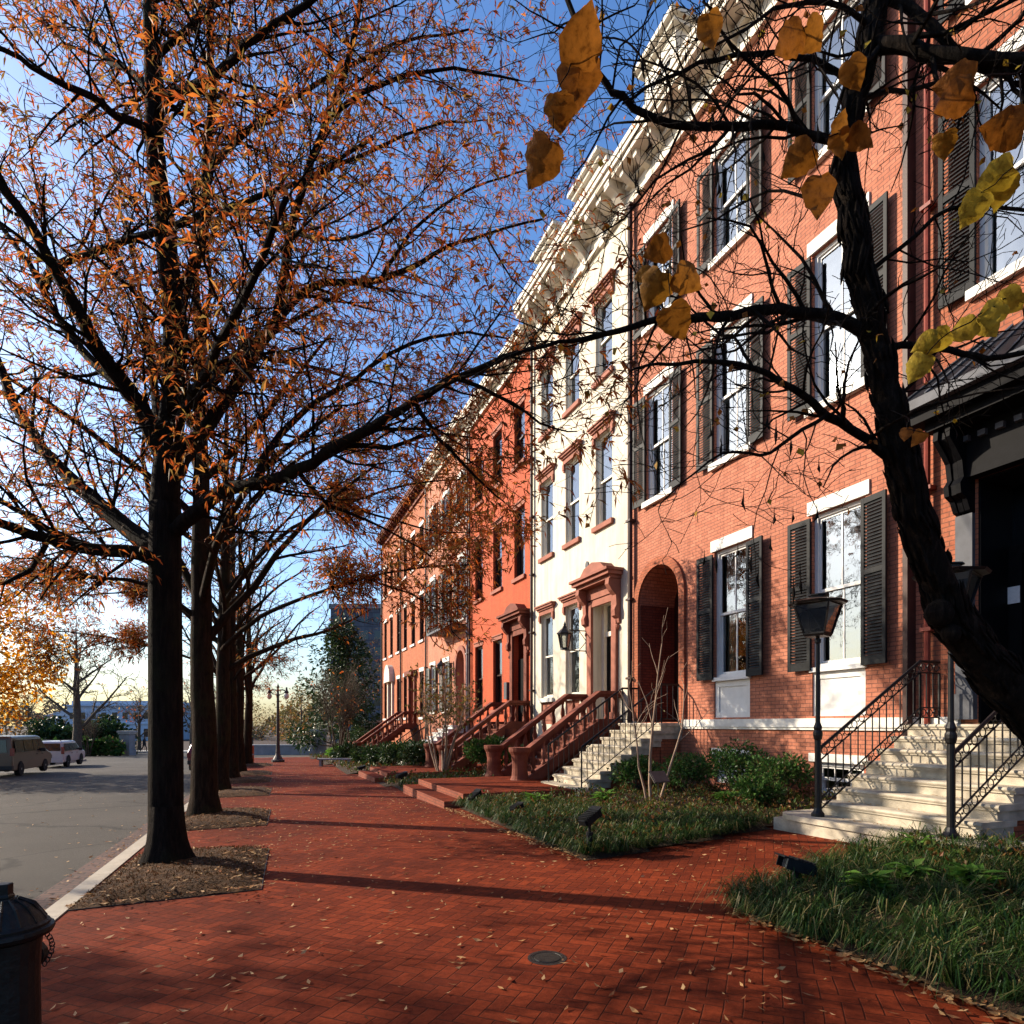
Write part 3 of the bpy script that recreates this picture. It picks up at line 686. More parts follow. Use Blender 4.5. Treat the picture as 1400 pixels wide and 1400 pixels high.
# hipped metal roof with standing seams
m = MB(); a, b = tc - e - .28, tc + e + .28; ra, rb = tc - .75, tc + .75; z0, z1, yo, yi = 6.302, 7.05, .88, .0
m.add([(a, yi, z0), (b, yi, z0), (b, yo, z0), (a, yo, z0), (ra, yi, z1), (rb, yi, z1), (rb, .12, z1), (ra, .12, z1)],
      [(2, 3, 7, 6), (1, 2, 6, 5), (3, 0, 4, 7), (4, 5, 6, 7)])
rf = hZ.part('canopy_roof', m, 'metal_roof', po)
m = MB()
for i in range(9):
    f = i / 8; p = Vector((a + (b - a) * f, yo, z0 + .02)); q = Vector((ra + (rb - ra) * f, .12, z1 + .02)); m.tube([p, q], .02, 5)
for i in range(4):
    f = i / 3
    for ee, rr in ((a, ra), (b, rb)): m.tube([(ee, yo * f, z0 + .02), (rr, .12 * f, z1 + .02)], .02, 5)
hZ.part('roof_seams', m, 'portico_grey', po)
for s in (-1, 1):
    x = tc + s * 1.05; prof = [(0, 5.86), (.56, 5.86), (.58, 5.70), (.44, 5.56), (.30, 5.40), (.26, 5.16), (.34, 5.06), (.32, 4.92), (.20, 4.86), (.12, 4.7), (0, 4.66)]
    m = MB()
    for dx, g in ((-.12, 1.0), (-.035, .92), (.05, 1.0)): m.prism([(x + dx, y * g, 5.86 + (z - 5.86)) for y, z in prof], (.07, 0, 0))
    hZ.part('bracket', m, 'black_paint', po)
    m = MB(); m.box(x - .12, x + .12, 0, .07, 1.62, 4.66); m.box(x - .15, x + .15, 0, .10, 1.62, 2.0); hZ.part('pilaster', m, 'portico_grey', po)
for i in range(9): x = tc - .92 + i * .23; hZ.part('dentil', MB().box(x - .05, x + .05, .20, .27, 5.66, 5.74), 'portico_grey', po)
d = hZ.part('door', MB().box(4.25, 5.6, -.78, -.70, 1.52, 4.05), 'black_paint'); m = MB()
for x0, x1 in ((4.38, 4.86), (4.98, 5.46)):
    for z0, z1 in ((1.75, 2.55), (2.75, 3.9)): m.box(x0, x1, -.698, -.675, z0, z1)
hZ.part('door_panels', m, 'black_paint', d); hZ.part('handle', MB().lathe([(.012, -.05), (.035, 0), (.012, .05)], (4.93, -.64, 2.55), 8), 'rim', d)
m = MB().box(4.05, 5.82, -.78, -.66, 4.08, 4.22).box(4.05, 4.24, -.79, -.66, 1.52, 4.078).box(5.61, 5.82, -.79, -.66, 1.52, 4.078)
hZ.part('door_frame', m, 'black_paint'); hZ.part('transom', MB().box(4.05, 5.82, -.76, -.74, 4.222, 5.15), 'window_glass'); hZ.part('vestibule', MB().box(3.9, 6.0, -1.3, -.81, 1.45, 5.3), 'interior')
hZ.part('notice', MB().box(5.63, 5.79, -.655, -.645, 3.35, 3.6), 'plate_white')
iron_stoopZ, ybZ = iron_stoop(hZ, 5.45, 2.1, 1.55, .09, .55, .30, 8, .42, (4.56, 6.34), base='brick_salmon_base', rings=True)

# ---- House B: cream stucco, brownstone trim, mansard with dormers
hB = House('stucco_house', 'cream stucco house with brownstone window hoods and dormers', 14.94, 21.68, 16.2); hB.sill = 1.6
BB = (16.42, 18.45, 20.4); holes = []; BW = .98
for t in BB[1:]: holes.append(whole(t, BW, 1.55, 4.0))
for t in BB: holes += [whole(t, BW, 7.66, 2.76), whole(t, BW, 12.15, 2.4)]
holes.append((15.86, 17.06, 1.6, 5.25, .55))
hB.part('wall', wall_mb(14.94, 21.68, -1.2, 16.2, holes), 'stucco_cream')
for t in BB[1:]:
    window(hB, t, 2.50, BW, 3.05, lintel='hood', frame='cream_wood', cols=1, sill=True, sillmat='white_stone', lintmat='brownstone_light', deep=.12)
    hB.part('apron', MB().box(t - BW / 2, t + BW / 2, -.2, -.05, 1.55, 2.34).box(t - BW / 2 + .12, t + BW / 2 - .12, -.048, -.02, 1.7, 2.2), 'brownstone_light')
for t in BB:
    window(hB, t, 7.66, BW, 2.76, lintel='hood', frame='cream_wood', cols=1, sillmat='brownstone_light', lintmat='brownstone_light', deep=.12)
    window(hB, t, 12.15, BW, 2.4, lintel='hood', frame='cream_wood', cols=1, sillmat='brownstone_light', lintmat='brownstone_light', deep=.12)
door_hood(hB, 16.46, 1.2, 5.92, 'brownstone_light')
m = MB().box(15.86, 16.02, -.5, -.3, 1.6, 5.25).box(16.9, 17.06, -.5, -.3, 1.6, 5.25).box(16.02, 16.9, -.5, -.34, 4.28, 4.42)
hB.part('door_frame', m, 'cream_wood'); d = hB.part('door', MB().box(16.02, 16.9, -.46, -.40, 1.6, 4.278), 'black_paint')
m = MB()
for x0, x1 in ((16.1, 16.42), (16.5, 16.82)):
    for z0, z1 in ((1.8, 2.5), (2.7, 4.1)): m.box(x0, x1, -.398, -.375, z0, z1)
hB.part('door_panels', m, 'black_paint', d); hB.part('handle', MB().lathe([(.01, -.03), (.03, 0), (.01, .03)], (16.08, -.35, 2.6), 8), 'sign_plate', d)
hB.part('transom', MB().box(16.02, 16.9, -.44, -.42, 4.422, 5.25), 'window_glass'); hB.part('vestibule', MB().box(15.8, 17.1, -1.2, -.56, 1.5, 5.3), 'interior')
cornice(hB, 16.2, 17.35, .8, 'cornice_white', .55, big=True); mansard(hB, 17.33, 19.3)
for t in (17.4, 20.4): dormer(hB, t, 17.40, 1.5, 1.45, 'cornice_white')
hB.part('wall_vent', MB().lathe([(.10, 0), (.10, .02)], (0, 0, 0), 12), 'interior') if False else None
m = MB(); 
c = [(17.42 + .1 * math.cos(q), .012, 6.62 + .13 * math.sin(q)) for q in [2 * pi * j / 12 for j in range(12)]]
m.prism(c, (0, .02, 0)); hB.part('wall_vent', m, 'iron')
downpipe(hB, 21.55, .0, 16.1, .06, 'pipe_brown', .1)
brown_stoop(hB, 16.45, 1.75, 1.6, .75, .215)

# ---- House C: painted orange-red brick
hC = House('red_house', 'bright orange red painted brick house with brownstone door hood', 21.7, 29.08, 16.0); hC.sill = 1.55
CB = (22.95, 25.4, 27.85); holes = []; CW = 1.08
for t in CB[1:]: holes.append(whole(t, CW, 2.18, 3.05))
for t in CB: holes += [whole(t, CW, 7.45, 2.8), whole(t, CW, 12.0, 2.3)]
holes.append((22.3, 23.55, 1.55, 5.2, .26))
hC.part('wall', wall_mb(21.7, 29.08, -1.4, 16.0, holes), 'brick_paint_red')
for t in CB[1:]:
    window(hC, t, 2.18, CW, 3.05, lintel='plain', frame='dark_brown', cols=1, sillmat='brownstone_light', lintmat='brownstone_light', deep=.14)
for t in CB:
    window(hC, t, 7.45, CW, 2.8, lintel='plain', frame='dark_brown', cols=1, sillmat='brownstone_light', lintmat='brownstone_light', deep=.14)
    window(hC, t, 12.0, CW, 2.3, lintel='plain', frame='dark_brown', cols=1, sillmat='brownstone_light', lintmat='brownstone_light', deep=.14)
door_hood(hC, 22.93, 1.2, 5.85, 'brownstone')
d = hC.part('door', MB().box(22.3, 23.55, -.30, -.2, 1.55, 4.2), 'black_paint'); hC.part('handle', MB().lathe([(.01, -.03), (.03, 0), (.01, .03)], (22.45, -.15, 2.6), 8), 'sign_plate', d)
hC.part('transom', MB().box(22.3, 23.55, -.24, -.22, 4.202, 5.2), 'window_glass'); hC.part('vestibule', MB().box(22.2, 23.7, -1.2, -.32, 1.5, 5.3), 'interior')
cornice(hC, 16.0, 16.75, .55, 'cornice_white', .7)
hC.part('roof', MB().box(21.72, 29.06, -10.9, -.02, 16.02, 16.5), 'slate'); downpipe(hC, 28.95, .0, 15.9, .06, 'pipe_brown', .1)
brown_stoop(hC, 22.93, 1.75, 1.55, .86, .225)
hC.part('mailbox', MB().box(24.05, 24.35, 0, .12, 2.6, 3.3), 'portico_grey')

# ---- House D: pink brick, iron balcony, arched door
hD = House('pink_house', 'pale pink brick house with iron balcony over an arched door', 29.1, 37.55, 16.1); hD.sill = 1.55
DB = (30.55, 33.3, 36.1); holes = []; DW = 1.1
for t in DB[1:]: holes.append(whole(t, DW, 2.3, 2.7))
for t in DB: holes += [whole(t, DW, 7.0, 3.1), whole(t, DW, 12.0, 2.3)]
holes.append((29.85, 31.25, 1.55, 5.35, .7, True))
hD.part('wall', wall_mb(29.1, 37.55, -1.6, 16.1, holes), 'brick_pink')
for t in DB[1:]: window(hD, t, 2.3, DW, 2.7, shutters='shutter_green')
for t in DB: window(hD, t, 7.0, DW, 3.1, shutters='shutter_green'); window(hD, t, 12.0, DW, 2.3, shutters='shutter_green')
m = MB(); P0 = arch_pts(30.55, 1.4, 4.65, 14); P1 = arch_pts(30.55, 1.9, 4.65, 14)
for i in range(14):
    (a, b), (c, d_), (e, f), (g, h) = P0[i], P0[i + 1], P1[i + 1], P1[i]
    m.prism([(a, 0, b), (c, 0, d_), (e, 0, f), (g, 0, h)], (0, .09, 0))
m.box(29.6, 29.85, 0, .09, 1.5, 4.65); m.box(31.25, 31.5, 0, .09, 1.5, 4.65)
hD.part('arch_surround', m, 'brownstone_light')
hD.part('door', MB().box(29.8, 31.3, -.75, -.68, 1.5, 5.4), 'dark_brown')
m = MB(); m.box(29.5, 33.9, 0, .95, 6.45, 6.56)
bo = hD.part('balcony', m, 'portico_grey'); m = MB()
for i in range(23): x = 29.55 + i * 4.3 / 22; m.tube([(x, .9, 6.56), (x, .9, 7.5)], .014, 4)
for y in (.3, .6):
    for x in (29.55, 33.85): m.tube([(x, y, 6.56), (x, y, 7.5)], .014, 4)
for z in (6.62, 7.35, 7.5): m.tube([(29.55, 0, z), (29.55, .9, z), (33.85, .9, z), (33.85, 0, z)], .02, 4)
hD.part('railing', m, 'iron', bo); m = MB()
for x in (29.8, 33.5): m.tube([(x, .02, 5.7), (x, .35, 5.85), (x, .7, 6.15), (x, .85, 6.44)], .03, 5)
hD.part('bracket', m, 'iron', bo)
cornice(hD, 16.1, 16.95, .6, 'cornice_white', .7); hD.part('roof', MB().box(29.12, 37.5, -10.9, -.02, 16.12, 16.6), 'slate')
downpipe(hD, 29.3, 0, 16.0, .07, 'pipe_grey', .1); downpipe(hD, 37.4, 0, 16.0, .06, 'pipe_brown', .1)
iron_stoop(hD, 30.55, 1.8, 1.5, -.4, .7, .28, 10, .1, (29.75, 31.35), mat='white_stone')
# ---- Houses E, F: two orange brick houses at the end of the row
def end_house(label, t0, t1, bays, doort, ped):
    H = House('row_house', label, t0, t1, 16.1); H.sill = 1.5; ho = []
    for t in bays:
        if abs(t - doort) > .6: ho.append(whole(t, 1.05, 2.0, 2.9))
        ho += [whole(t, 1.05, 6.9, 2.9), whole(t, 1.05, 11.9, 2.3)]
    ho.append(whole(doort, 1.25, 1.5, 3.2, .5))
    H.part('wall', wall_mb(t0, t1, -1.8, 16.1, ho), 'brick_orange')
    for t in bays:
        if abs(t - doort) > .6: window(H, t, 2.0, 1.05, 2.9, cols=1, frame='dark_brown')
        window(H, t, 6.9, 1.05, 2.9, cols=1, frame='dark_brown'); window(H, t, 11.9, 1.05, 2.3, cols=1, frame='dark_brown')
    H.part('door', MB().box(doort - .62, doort + .62, -.5, -.42, 1.5, 4.7), 'black_paint')
    m = MB()
    for s in (-1, 1): m.box(doort + s * .78 - .13, doort + s * .78 + .13, 0, .16, 1.5, 4.8)
    m.box(doort - 1.05, doort + 1.05, 0, .4, 4.802, 5.1)
    if ped:
        P = arch_pts(doort, 2.1, 5.1, 10); m.prism([(x, 0, z) for x, z in P], (0, .4, 0))
    H.part('door_surround', m, 'cornice_white' if ped else 'brownstone')
    cornice(H, 16.1, 16.85, .6, 'brownstone', .7); H.part('roof', MB().box(t0 + .02, t1 - .02, -10.9, -.02, 16.12, 16.5), 'slate'); downpipe(H, t1 - .15, -.4, 16.0, .06, 'pipe_brown', .1)
    return H
hE = end_house('orange brick row house with brownstone stoop beyond the pink house', 37.57, 44.7, (38.8, 41.1, 43.5), 41.1, False)
brown_stoop(hE, 41.1, 1.9, 1.5, .85, .225, pillars=False)
hF = end_house('farthest orange brick row house with an arched pediment over its door', 44.72, 52.0, (45.8, 48.3, 50.7), 48.3, True)
# ---------------------------------------------------------------- ground, street, paving
def kx(y): return -1.95 - .021 * y                    # street-side edge of the kerb
def strip(name, xa, xb, y0, y1, dz, mat, step=4.0, nx=1, kind='structure', zf=None):
    m = MB(); n = max(1, int((y1 - y0) / step)); zf = zf or (lambda x, y: -SL * y)
    for i in range(n + 1):
        y = y0 + (y1 - y0) * i / n
        for j in range(nx + 1):
            a, b = xa(y), xb(y); x = a + (b - a) * j / nx; m.v.append((x, y, zf(x, y) + dz))
    for i in range(n):
        for j in range(nx):
            a = i * (nx + 1) + j; m.f.append((a, a + 1, a + nx + 2, a + nx + 1))
    return tag(m.build(name, mat), kind=kind)
g = MB(); X = 900
g.add([(-X, -60, .98), (X, -60, .98), (X, 110, -2.42), (-X, 110, -2.42), (X, 1500, -2.42), (-X, 1500, -2.42)], [(0, 1, 2, 3), (3, 2, 4, 5)])
tag(g.build('ground', 'litter_soil'), kind='structure')
FA, FB = gpt(-500, 1029, -.15), gpt(760, 1029, -.15)   # far edge of the crossing street
def fary(x): return FA.y + (FB.y - FA.y) * (x - FA.x) / (FB.x - FA.x)
m = MB()
xs = [-70 + i * 2.5 for i in range(60)]
for x in xs:
    yn = -25 if x < -2.4 else 52.0
    for k in range(9):
        y = yn + (fary(x) - yn) * k / 8
        xx = min(x, kx(y)) if x < -2.4 else x
        m.v.append((xx, y, -SL * y - .15))
for i in range(len(xs) - 1):
    if xs[i] < -2.4 <= xs[i + 1]: continue
    for k in range(8): a = i * 9 + k; m.f.append((a, a + 9, a + 10, a + 1))
# junction piece between the street and the crossing street
ji = max(i for i, x in enumerate(xs) if x < -2.4); x0, x1 = xs[ji], xs[ji + 1]
o = len(m.v); ys = [-25 + 2 * i for i in range(39)]; ys = [y for y in ys if y < 51] + [51.9]
for y in ys: m.v += [(min(x0, kx(y)), y, -SL * y - .15), (kx(y), y, -SL * y - .15)]
for i in range(len(ys) - 1): a = o + 2 * i; m.f.append((a, a + 1, a + 3, a + 2))
o = len(m.v)
ye = fary(x1); m.v += [(kx(51.9), 51.9, -SL * 51.9 - .15), (x1, 51.9, -SL * 51.9 - .15), (x1, ye, -SL * ye - .15), (kx(ye), ye, -SL * ye - .15)]; m.f.append((o, o + 1, o + 2, o + 3))
tag(m.build('road', 'asphalt'), kind='structure')
m = MB()
for (da, db, dz) in ((0, 3.2, 0.0),):
    for i in range(len(xs) - 1):
        a, b = xs[i], xs[i + 1]; za, zb = -SL * fary(a), -SL * fary(b)
        m.quad((a, fary(a), za), (b, fary(b), zb), (b, fary(b) + 3.2, zb), (a, fary(a) + 3.2, za)); m.quad((a, fary(a), za - .17), (b, fary(b), zb - .17), (b, fary(b), zb), (a, fary(a), za))
tag(m.build('far_pavement', 'concrete'), kind='structure')
strip('park_pavement', lambda y: -26.0, lambda y: -14.85, -25, 56, -.01, 'concrete'); m = MB(); y = -25.0
while y < 55: m.prism([(-14.85, y + .006, -SL * y - .3), (-14.64, y + .006, -SL * y - .3), (-14.64, y + .006, -SL * y + .0), (-14.85, y + .006, -SL * y + .0)], (0, 2.99, -SL * 2.99)); y += 3
tag(m.build('park_kerb', 'kerb_stone'), kind='structure')
strip('gutter', lambda y: kx(y) - .42, lambda y: kx(y), -8, 51.8, -.142, 'gutter_brick')
# kerb: real step, granite lengths with joints left open
m = MB(); y = -8.0
while y < 51.5:
    L = 1.8; a, b = y + .006, min(y + L, 51.6)
    m.prism([(kx(a), a, -SL * a - .3), (kx(a) + .21, a, -SL * a - .3), (kx(a) + .21, a, -SL * a + .012), (kx(a) + .03, a, -SL * a + .012), (kx(a), a, -SL * a - .012)], (kx(b) - kx(a), b - a, -SL * (b - a)))
    y += L
m.prism([(kx(51.6), 51.62, -1.4), (12, 51.62, -1.4), (12, 51.62, -1.03), (kx(51.6), 51.62, -1.03)], (0, .22, 0))
tag(m.build('kerb', 'kerb_stone'), kind='structure')
m = MB(); n = 30
for i in range(n + 1):
    y = -9 + (51.6 + 9) * i / n
    for x in (kx(y) + .205, edge(y), edge(y) + 5.5, 12.5): m.v.append((x, y, gz(x, y)))
for i in range(n):
    for j in range(3): a = i * 4 + j; m.f.append((a, a + 1, a + 5, a + 4))
tag(m.build('sidewalk', 'paving'), kind='structure')
# planting beds: gently mounded soil sheets
def inpoly(x, y, P):
    c = False; j = len(P) - 1
    for i in range(len(P)):
        (xi, yi), (xj, yj) = P[i], P[j]
        if (yi > y) != (yj > y) and x < (xj - xi) * (y - yi) / (yj - yi) + xi: c = not c
        j = i
    return c
def pdist(x, y, P):
    d = 9e9
    for i in range(len(P)):
        ax, ay = P[i]; bx, by = P[(i + 1) % len(P)]; l = (bx - ax) ** 2 + (by - ay) ** 2
        t = max(0, min(1, ((x - ax) * (bx - ax) + (y - ay) * (by - ay)) / l)); d = min(d, math.hypot(x - ax - t * (bx - ax), y - ay - t * (by - ay)))
    return d
def soil(name, P, hgt, mat, res=.16, seed=1, kind='structure'):
    rr = random.Random(seed); x0 = min(p[0] for p in P); x1 = max(p[0] for p in P); y0 = min(p[1] for p in P); y1 = max(p[1] for p in P)
    bmx = __import__('bmesh'); bm = bmx.new(); nx = int((x1 - x0) / res) + 1; ny = int((y1 - y0) / res) + 1; V = {}
    def vert(i, j):
        if (i, j) not in V:
            x, y = x0 + i * res, y0 + j * res
            d = min(pdist(x, y, P), .5) / .5 if inpoly(x, y, P) else 0
            V[i, j] = bm.verts.new((x, y, gz(x, y) + .006 + hgt * (1 - (1 - d) ** 2) + (rr.uniform(-.3, .3) * hgt * .4 if d > 0 else 0)))
        return V[i, j]
    for i in range(nx):
        for j in range(ny):
            if inpoly(x0 + (i + .5) * res, y0 + (j + .5) * res, P): bm.faces.new([vert(i, j), vert(i + 1, j), vert(i + 1, j + 1), vert(i, j + 1)])
    me = bpy.data.meshes.new(name); bm.to_mesh(me); bm.free(); me.materials.append(MATS[mat]); me.polygons.foreach_set('use_smooth', [True] * len(me.polygons))
    return tag(put(name, me), kind=kind)
BED1 = [(3.42, 6.9), (5.2, 7.05), (6.9, 7.35), (7.1, 7.75), (9.3, 7.9), (9.2, 12.2), (7.0, 12.55), (3.5, 12.85)]
BED2 = [(3.66, 4.4), (3.70, .3), (9.5, .2), (9.5, 4.2), (7.8, 4.55), (6.95, 5.55), (5.2, 5.0)]
BED3 = [(3.0, 17.3), (3.05, 17.1), (6.6, 17.3), (9.0, 18.6), (8.9, 21.0), (5.2, 21.3), (2.78, 21.2)]
BED4 = [(2.5, 25.3), (8.4, 25.2), (7.6, 50.0), (1.45, 50.5)]
for i, (P, h, r) in enumerate(((BED1, .07, .16), (BED2, .08, .14), (BED3, .06, .22), (BED4, .08, .4))): soil('planting_soil', P, h, 'soil', r, 5 + i)
# two brick platforms, each reached by two low steps from the sidewalk
def platform(name, y0, y1, x1):
    zt = gz(edge(y0), y0) + .30; m = MB(); e0, e1 = edge(y0) - .0, edge(y1) - .0
    m.add([(e0, y0, zt - .6), (x1, y0, zt - .6), (x1, y1, zt - .6), (e1, y1, zt - .6), (e0, y0, zt - .15), (x1, y0, zt - .15), (x1, y1, zt - .15), (e1, y1, zt - .15)],
          [(4, 5, 6, 7), (0, 1, 5, 4), (1, 2, 6, 5), (2, 3, 7, 6), (3, 0, 4, 7)])
    m.add([(e0 + .42, y0 + .0, zt - .15), (x1, y0, zt - .15), (x1, y1, zt - .15), (e1 + .42, y1, zt - .15), (e0 + .42, y0, zt), (x1, y0, zt), (x1, y1, zt), (e1 + .42, y1, zt)],
          [(4, 5, 6, 7), (0, 1, 5, 4), (1, 2, 6, 5), (2, 3, 7, 6), (3, 0, 4, 7)])
    o = tag(m.build(name, 'paving_step'), kind='structure')
    t = MB(); t.quad((e0 + .43, y0 + .01, zt + .004), (x1, y0 + .01, zt + .004), (x1, y1 - .01, zt + .004), (e1 + .43, y1 - .01, zt + .004))
    t.quad((e0 + .01, y0 + .01, zt - .146), (e0 + .42, y0 + .01, zt - .146), (e1 + .42, y1 - .01, zt - .146), (e1 + .01, y1 - .01, zt - .146))
    tag(t.build('platform_paving', 'paving'), kind='structure'); return zt
platform('brick_platform', 13.0, 17.0, 8.9); platform('brick_platform', 21.4, 25.0, 8.6)

# ---------------------------------------------------------------- trees
def perp(d, ang, az):
    """d turned by ang, around d by az"""
    u = d.orthogonal().normalized(); w = d.cross(u); s = u * math.cos(az) + w * math.sin(az)
    return (d * math.cos(ang) + s * math.sin(ang)).normalized()
class Leaves(MB):
    def __init__(s, rng): super().__init__(); s.rnd = []; s.g = rng
    def slim(s, p, d, L, w, droop=.3):
        """narrow bent leaf: two quads"""
        g = s.g; side = perp(d, pi / 2, g.uniform(0, 6.3)) * (w / 2); q = p + d * (L * .5); e = p + d * L + Vector((0, 0, -droop * L))
        o = len(s.v)
        for a in (p - side * .3, p + side * .3, q + side, q - side, e): s.v.append((a.x, a.y, a.z))
        s.f += [(o, o + 1, o + 2, o + 3), (o + 3, o + 2, o + 4)]; r = g.random(); s.rnd += [r, r]
    def leaf(s, p, d, L, w, nrm=None, r=None):
        """broad pointed leaf folded along its rib: two quads"""
        g = s.g; side = perp(d, pi / 2, g.uniform(0, 6.3)) if nrm is None else d.cross(nrm).normalized()
        up = side.cross(d) * (w * .18); q = p + d * (L * .42); e = p + d * L; o = len(s.v)
        for a in (p, q + side * (w / 2) + up, e, q - side * (w / 2) + up): s.v.append((a.x, a.y, a.z))
        s.f += [(o, o + 1, o + 2), (o, o + 2, o + 3)]; r = g.random() if r is None else r; s.rnd += [r, min(1, r + .03)]
def limb(mb, pts, r0, r1, n, rng, wob=0.0, sub=3, pw=1.0):
    """smooth tapered limb through pts; returns list of (point, dir, radius, fraction)"""
    P = [Vector(p) for p in pts]; out = []; N = len(P)
    for i in range(N - 1):
        a = P[max(i - 1, 0)]; b = P[i]; c = P[i + 1]; d = P[min(i + 2, N - 1)]
        for k in range(sub if i < N - 2 else sub + 1):
            t = k / sub; q = .5 * ((2 * b) + (c - a) * t + (2 * a - 5 * b + 4 * c - d) * t * t + (3 * b - a - 3 * c + d) * t ** 3)
            if wob and 0 < len(out): q = q + Vector((rng.gauss(0, wob), rng.gauss(0, wob), rng.gauss(0, wob)))
            out.append(q)
    M = len(out); rad = [r0 + (r1 - r0) * (i / (M - 1)) ** pw for i in range(M)]
    mb.tube(out, rad, n)
    return [(out[i], (out[min(i + 1, M - 1)] - out[max(i - 1, 0)]).normalized(), rad[i], i / (M - 1)) for i in range(M)]
def grow(mb, lv, p, d, L, r, lvl, g, C):
    """recursive branch; C: per-level settings"""
    c = C[lvl]; n = c['seg']; pts = [p]; dd = d.copy(); q = p.copy()
    for i in range(n):
        dd = (dd + Vector((g.gauss(0, 1), g.gauss(0, 1), g.gauss(0, 1))) * c['wob'] + Vector((0, 0, c['up']))).normalized()
        q = q + dd * (L / n); pts.append(q)
    rad = [max(C['min'], r * (1 - .72 * i / n)) for i in range(n + 1)]
    mb.tube(pts, rad, c['sides'], cap=False)
    if lvl + 1 in C:
        e = C[lvl + 1]; k = max(1, int(L / c['space'] * g.uniform(.8, 1.2))); az = g.uniform(0, 6.3)
        for j in range(k):
            f = c.get('from', .2) + (1 - c.get('from', .2)) * (j + g.random()) / k; f = min(f, .999); i = int(f * n); t = f * n - i
            b = pts[i].lerp(pts[i + 1], t); bd = (pts[i + 1] - pts[i]).normalized(); az += 2.4 + g.uniform(-.6, .6)
            nd = perp(bd, R_(g.uniform(*e['ang'])), az)
            if nd.z < -.35 and g.random() < .6: nd.z *= -.4; nd.normalize()
            grow(mb, lv, b, nd, e['len'] * g.uniform(.6, 1.25) * (1 - .45 * f), max(C['min'], rad[i] * e.get('rr', .55)), lvl + 1, g, C)
    if lv is not None and c.get('leaf'):
        C['leafer'](lv, pts, g)
def oak_leafer(prob, k0, k1, L, w):
    def fn(lv, pts, g):
        if g.random() > prob: return
        for j in range(g.randint(k0, k1)):
            i = g.randint(1, len(pts) - 1); p = pts[i]; d = (pts[i] - pts[i - 1]).normalized()
            v = perp(d, R_(g.uniform(15, 75)), g.uniform(0, 6.3)); v = (v + Vector((0, 0, -.35))).normalized()
            lv.slim(p, v, L * g.uniform(.65, 1.25), w * g.uniform(.7, 1.3), g.uniform(.05, .4))
    return fn
def oak_cfg(leaf, minr=.004, s=1.0, den=1.0):
    return {'min': minr, 'leafer': leaf,
            1: dict(seg=7, wob=.10, up=.02, sides=6, space=.42 / den, **{'from': .18}),
            2: dict(seg=5, wob=.13, up=.03, sides=4, space=.17 / den, ang=(30, 62), len=1.75 * s, rr=.50, **{'from': .12}),
            3: dict(seg=3, wob=.16, up=.0, sides=3, space=.15 / den, ang=(28, 65), len=.72 * s, rr=.55, leaf=True, **{'from': .1}),
            4: dict(seg=2, wob=.18, up=-.03, sides=3, space=1, ang=(25, 65), len=.34 * s, rr=.6, leaf=True)}
def twigs_on(mb, lv, path, g, C, space, lenf, start=.15, lvl=2):
    """children along an existing limb path"""
    acc = 0; az = g.uniform(0, 6.3); prev = path[0][0]; e = C[lvl]
    for (p, d, r, f) in path[1:]:
        acc += (p - prev).length; prev = p
        while acc > space and f > start:
            acc -= space * g.uniform(.7, 1.3); az += 2.4 + g.uniform(-.6, .6); nd = perp(d, R_(g.uniform(*e['ang'])), az)
            grow(mb, lv, p, nd, lenf * g.uniform(.6, 1.2) * (1 - .4 * f), max(C['min'], min(r * .42, .024)), lvl, g, C)
def trunk_tube(mb, pts, rads, n, g, flare=True):
    P = [Vector(p) for p in pts]; mb.tube(P, rads, n)
